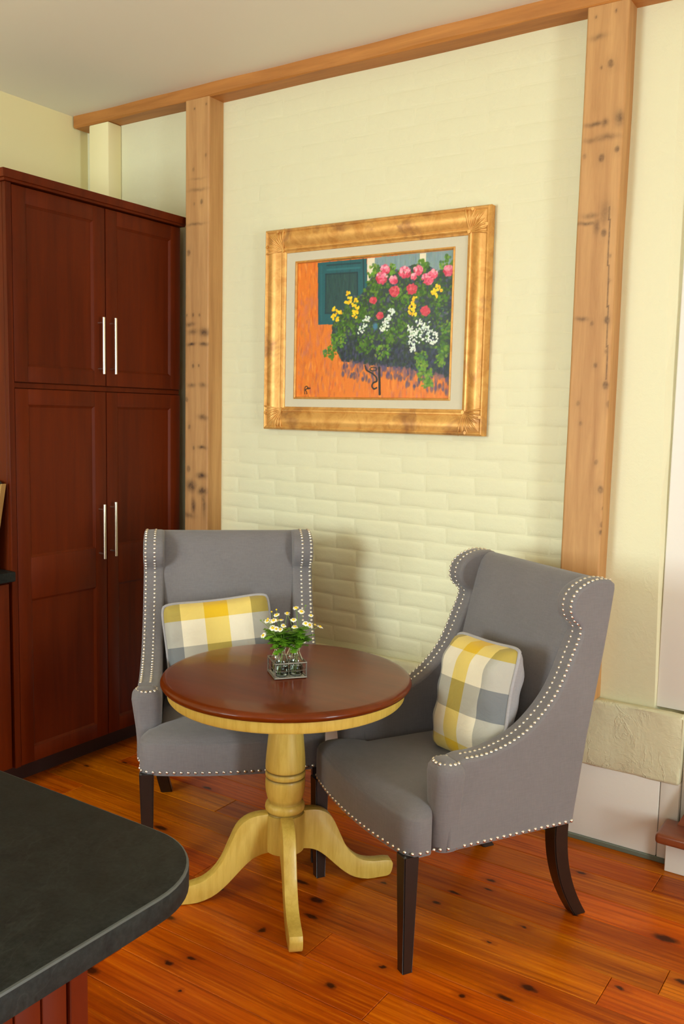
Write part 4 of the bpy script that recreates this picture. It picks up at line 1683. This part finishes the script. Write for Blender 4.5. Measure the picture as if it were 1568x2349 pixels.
# pink geraniums
for (x, y, r) in [(860, 225, 42), (830, 300, 56), (935, 320, 38), (1035, 255, 58), (1155, 235, 44), (1115, 290, 26), (1240, 310, 58), (1290, 270, 40), (1425, 240, 52), (945, 420, 48), (1097, 405, 50), (757, 505, 32), (816, 638, 30), (1222, 597, 44)]:
    for _ in range(int(r * 1.5)):
        a = pr.uniform(0, 6.28); rr_ = r * math.sqrt(pr.random()) * .85
        lo = rr_ * math.sin(a) > 0
        c = pr.choice([(214, 62, 90), (226, 84, 112), (196, 44, 70), (232, 120, 140)]) if lo else pr.choice([(232, 110, 140), (240, 150, 170), (222, 84, 116), (244, 176, 186)])
        if y > 380:
            c = tuple(v * .94 for v in pr.choice([(220, 66, 84), (208, 52, 70), (230, 96, 104)]))
        daub(x + math.cos(a) * rr_, y + math.sin(a) * rr_, pr.uniform(8, 16), pr.uniform(8, 16), vary(c, 10), 0, .9, .5)
# yellow snapdragons
for pts_ in [[(530, 440), (545, 470), (520, 510), (540, 515)], [(600, 500), (585, 540), (610, 570), (585, 600), (615, 610), (590, 640)], [(405, 575), (440, 600), (410, 630), (455, 610), (430, 670), (400, 655)], [(1125, 490), (1110, 530), (1130, 560), (1095, 570)], [(1085, 610), (1125, 625), (1105, 595)], [(1330, 380), (1310, 420), (1350, 410), (1320, 460), (1290, 440)]]:
    for (x, y) in pts_:
        for _ in range(7):
            daub(x + pr.uniform(-18, 18), y + pr.uniform(-16, 16), pr.uniform(8, 13), pr.uniform(8, 13), vary(pr.choice([(246, 204, 10), (236, 176, 8), (250, 214, 40)]), 8), 0, .95, .4)
# white trailing blossom
for (xa, ya, xb, yb_, w, n) in [(705, 650, 640, 800, 26, 34), (930, 580, 840, 780, 34, 62), (1090, 730, 1110, 960, 26, 44), (1200, 680, 1190, 880, 60, 60), (1280, 770, 1300, 900, 44, 40), (1150, 770, 1100, 820, 30, 18)]:
    for _ in range(n):
        t_ = pr.random()
        daub(xa + (xb - xa) * t_ + pr.uniform(-w, w), ya + (yb_ - ya) * t_ + pr.uniform(-12, 12), pr.uniform(6, 10), pr.uniform(7, 12), vary((220, 230, 214), 14), pr.uniform(0, 3), .95, .4)
daub(775, 735, 28, 32, (70, 130, 170), 0, .8, .6)
# iron bracket
for t_ in np.linspace(0, 1, 60):
    daub(812 + 6 * t_, 1105 + 245 * t_, 11, 9, (30, 26, 26), 0, .9, .4)
br_ = smooth_poly([(685, 1090), (700, 1130), (750, 1160), (785, 1195), (790, 1230), (760, 1245), (748, 1275), (765, 1300), (790, 1290)], 14)
for x, y in br_:
    daub(x, y, 7, 7, (36, 32, 24), 0, .9, .4)
for t_ in np.linspace(0, 6.28, 40):
    daub(760 + 30 * math.cos(t_), 1120 + 16 * math.sin(t_), 5, 5, (36, 40, 24), 0, .8, .4)
# painter's signature
for pts_ in [[(140, 1345), (140, 1315), (143, 1285), (158, 1276), (168, 1286), (158, 1300), (143, 1305)], [(145, 1308), (158, 1328), (160, 1345)], [(160, 1298), (168, 1290), (172, 1300), (178, 1289), (186, 1298), (190, 1290)]]:
    for x, y in smooth_poly(pts_, 8):
        daub(x, y, 4.5, 4.5, (54, 34, 14), 0, .85, .5)
img = np.clip(img + rng.normal(0, 3, img.shape), 0, 255)

me = D.meshes.new('canvas')
gx = np.linspace(CA_[0], CA_[1], W_) - fo.x
gz = np.linspace(CA_[2], CA_[3], H_) - fo.z
lum = img.mean(2) / 255
vx = np.zeros((H_, W_, 3))
vx[..., 0] = gx[None, :]
vx[..., 2] = gz[:, None]
vx[..., 1] = YB - .004 - .0006 * lum - .0004 * rng.random((H_, W_))
me.vertices.add(H_ * W_)
me.vertices.foreach_set('co', vx.reshape(-1))
ii = (np.arange(H_ - 1)[:, None] * W_ + np.arange(W_ - 1)[None, :]).reshape(-1)
quads = np.stack([ii, ii + 1, ii + W_ + 1, ii + W_], 1)
nf = len(quads)
me.loops.add(nf * 4)
me.loops.foreach_set('vertex_index', quads.reshape(-1).astype(np.int32))
me.polygons.add(nf)
me.polygons.foreach_set('loop_start', (np.arange(nf) * 4).astype(np.int32))
me.update(calc_edges=True)
me.polygons.foreach_set('use_smooth', [True] * nf)
ca = me.color_attributes.new('paint', 'FLOAT_COLOR', 'POINT')
s_ = img / 255
linr = np.where(s_ <= .04045, s_ / 12.92, ((s_ + .055) / 1.055) ** 2.4)
rgba = np.concatenate([linr, np.ones((H_, W_, 1))], 2).astype(np.float32)
ca.data.foreach_set('color', rgba.reshape(-1))
t = NT('oil_paint')
an = t.node('ShaderNodeAttribute', attribute_name='paint')
me.materials.append(t.done(an.outputs['Color'], .45, spec=.4))
o = D.objects.new('canvas', me)
COL.objects.link(o)
o.parent = pic
o['label'] = 'painted flower box, teal shutter and orange wall'
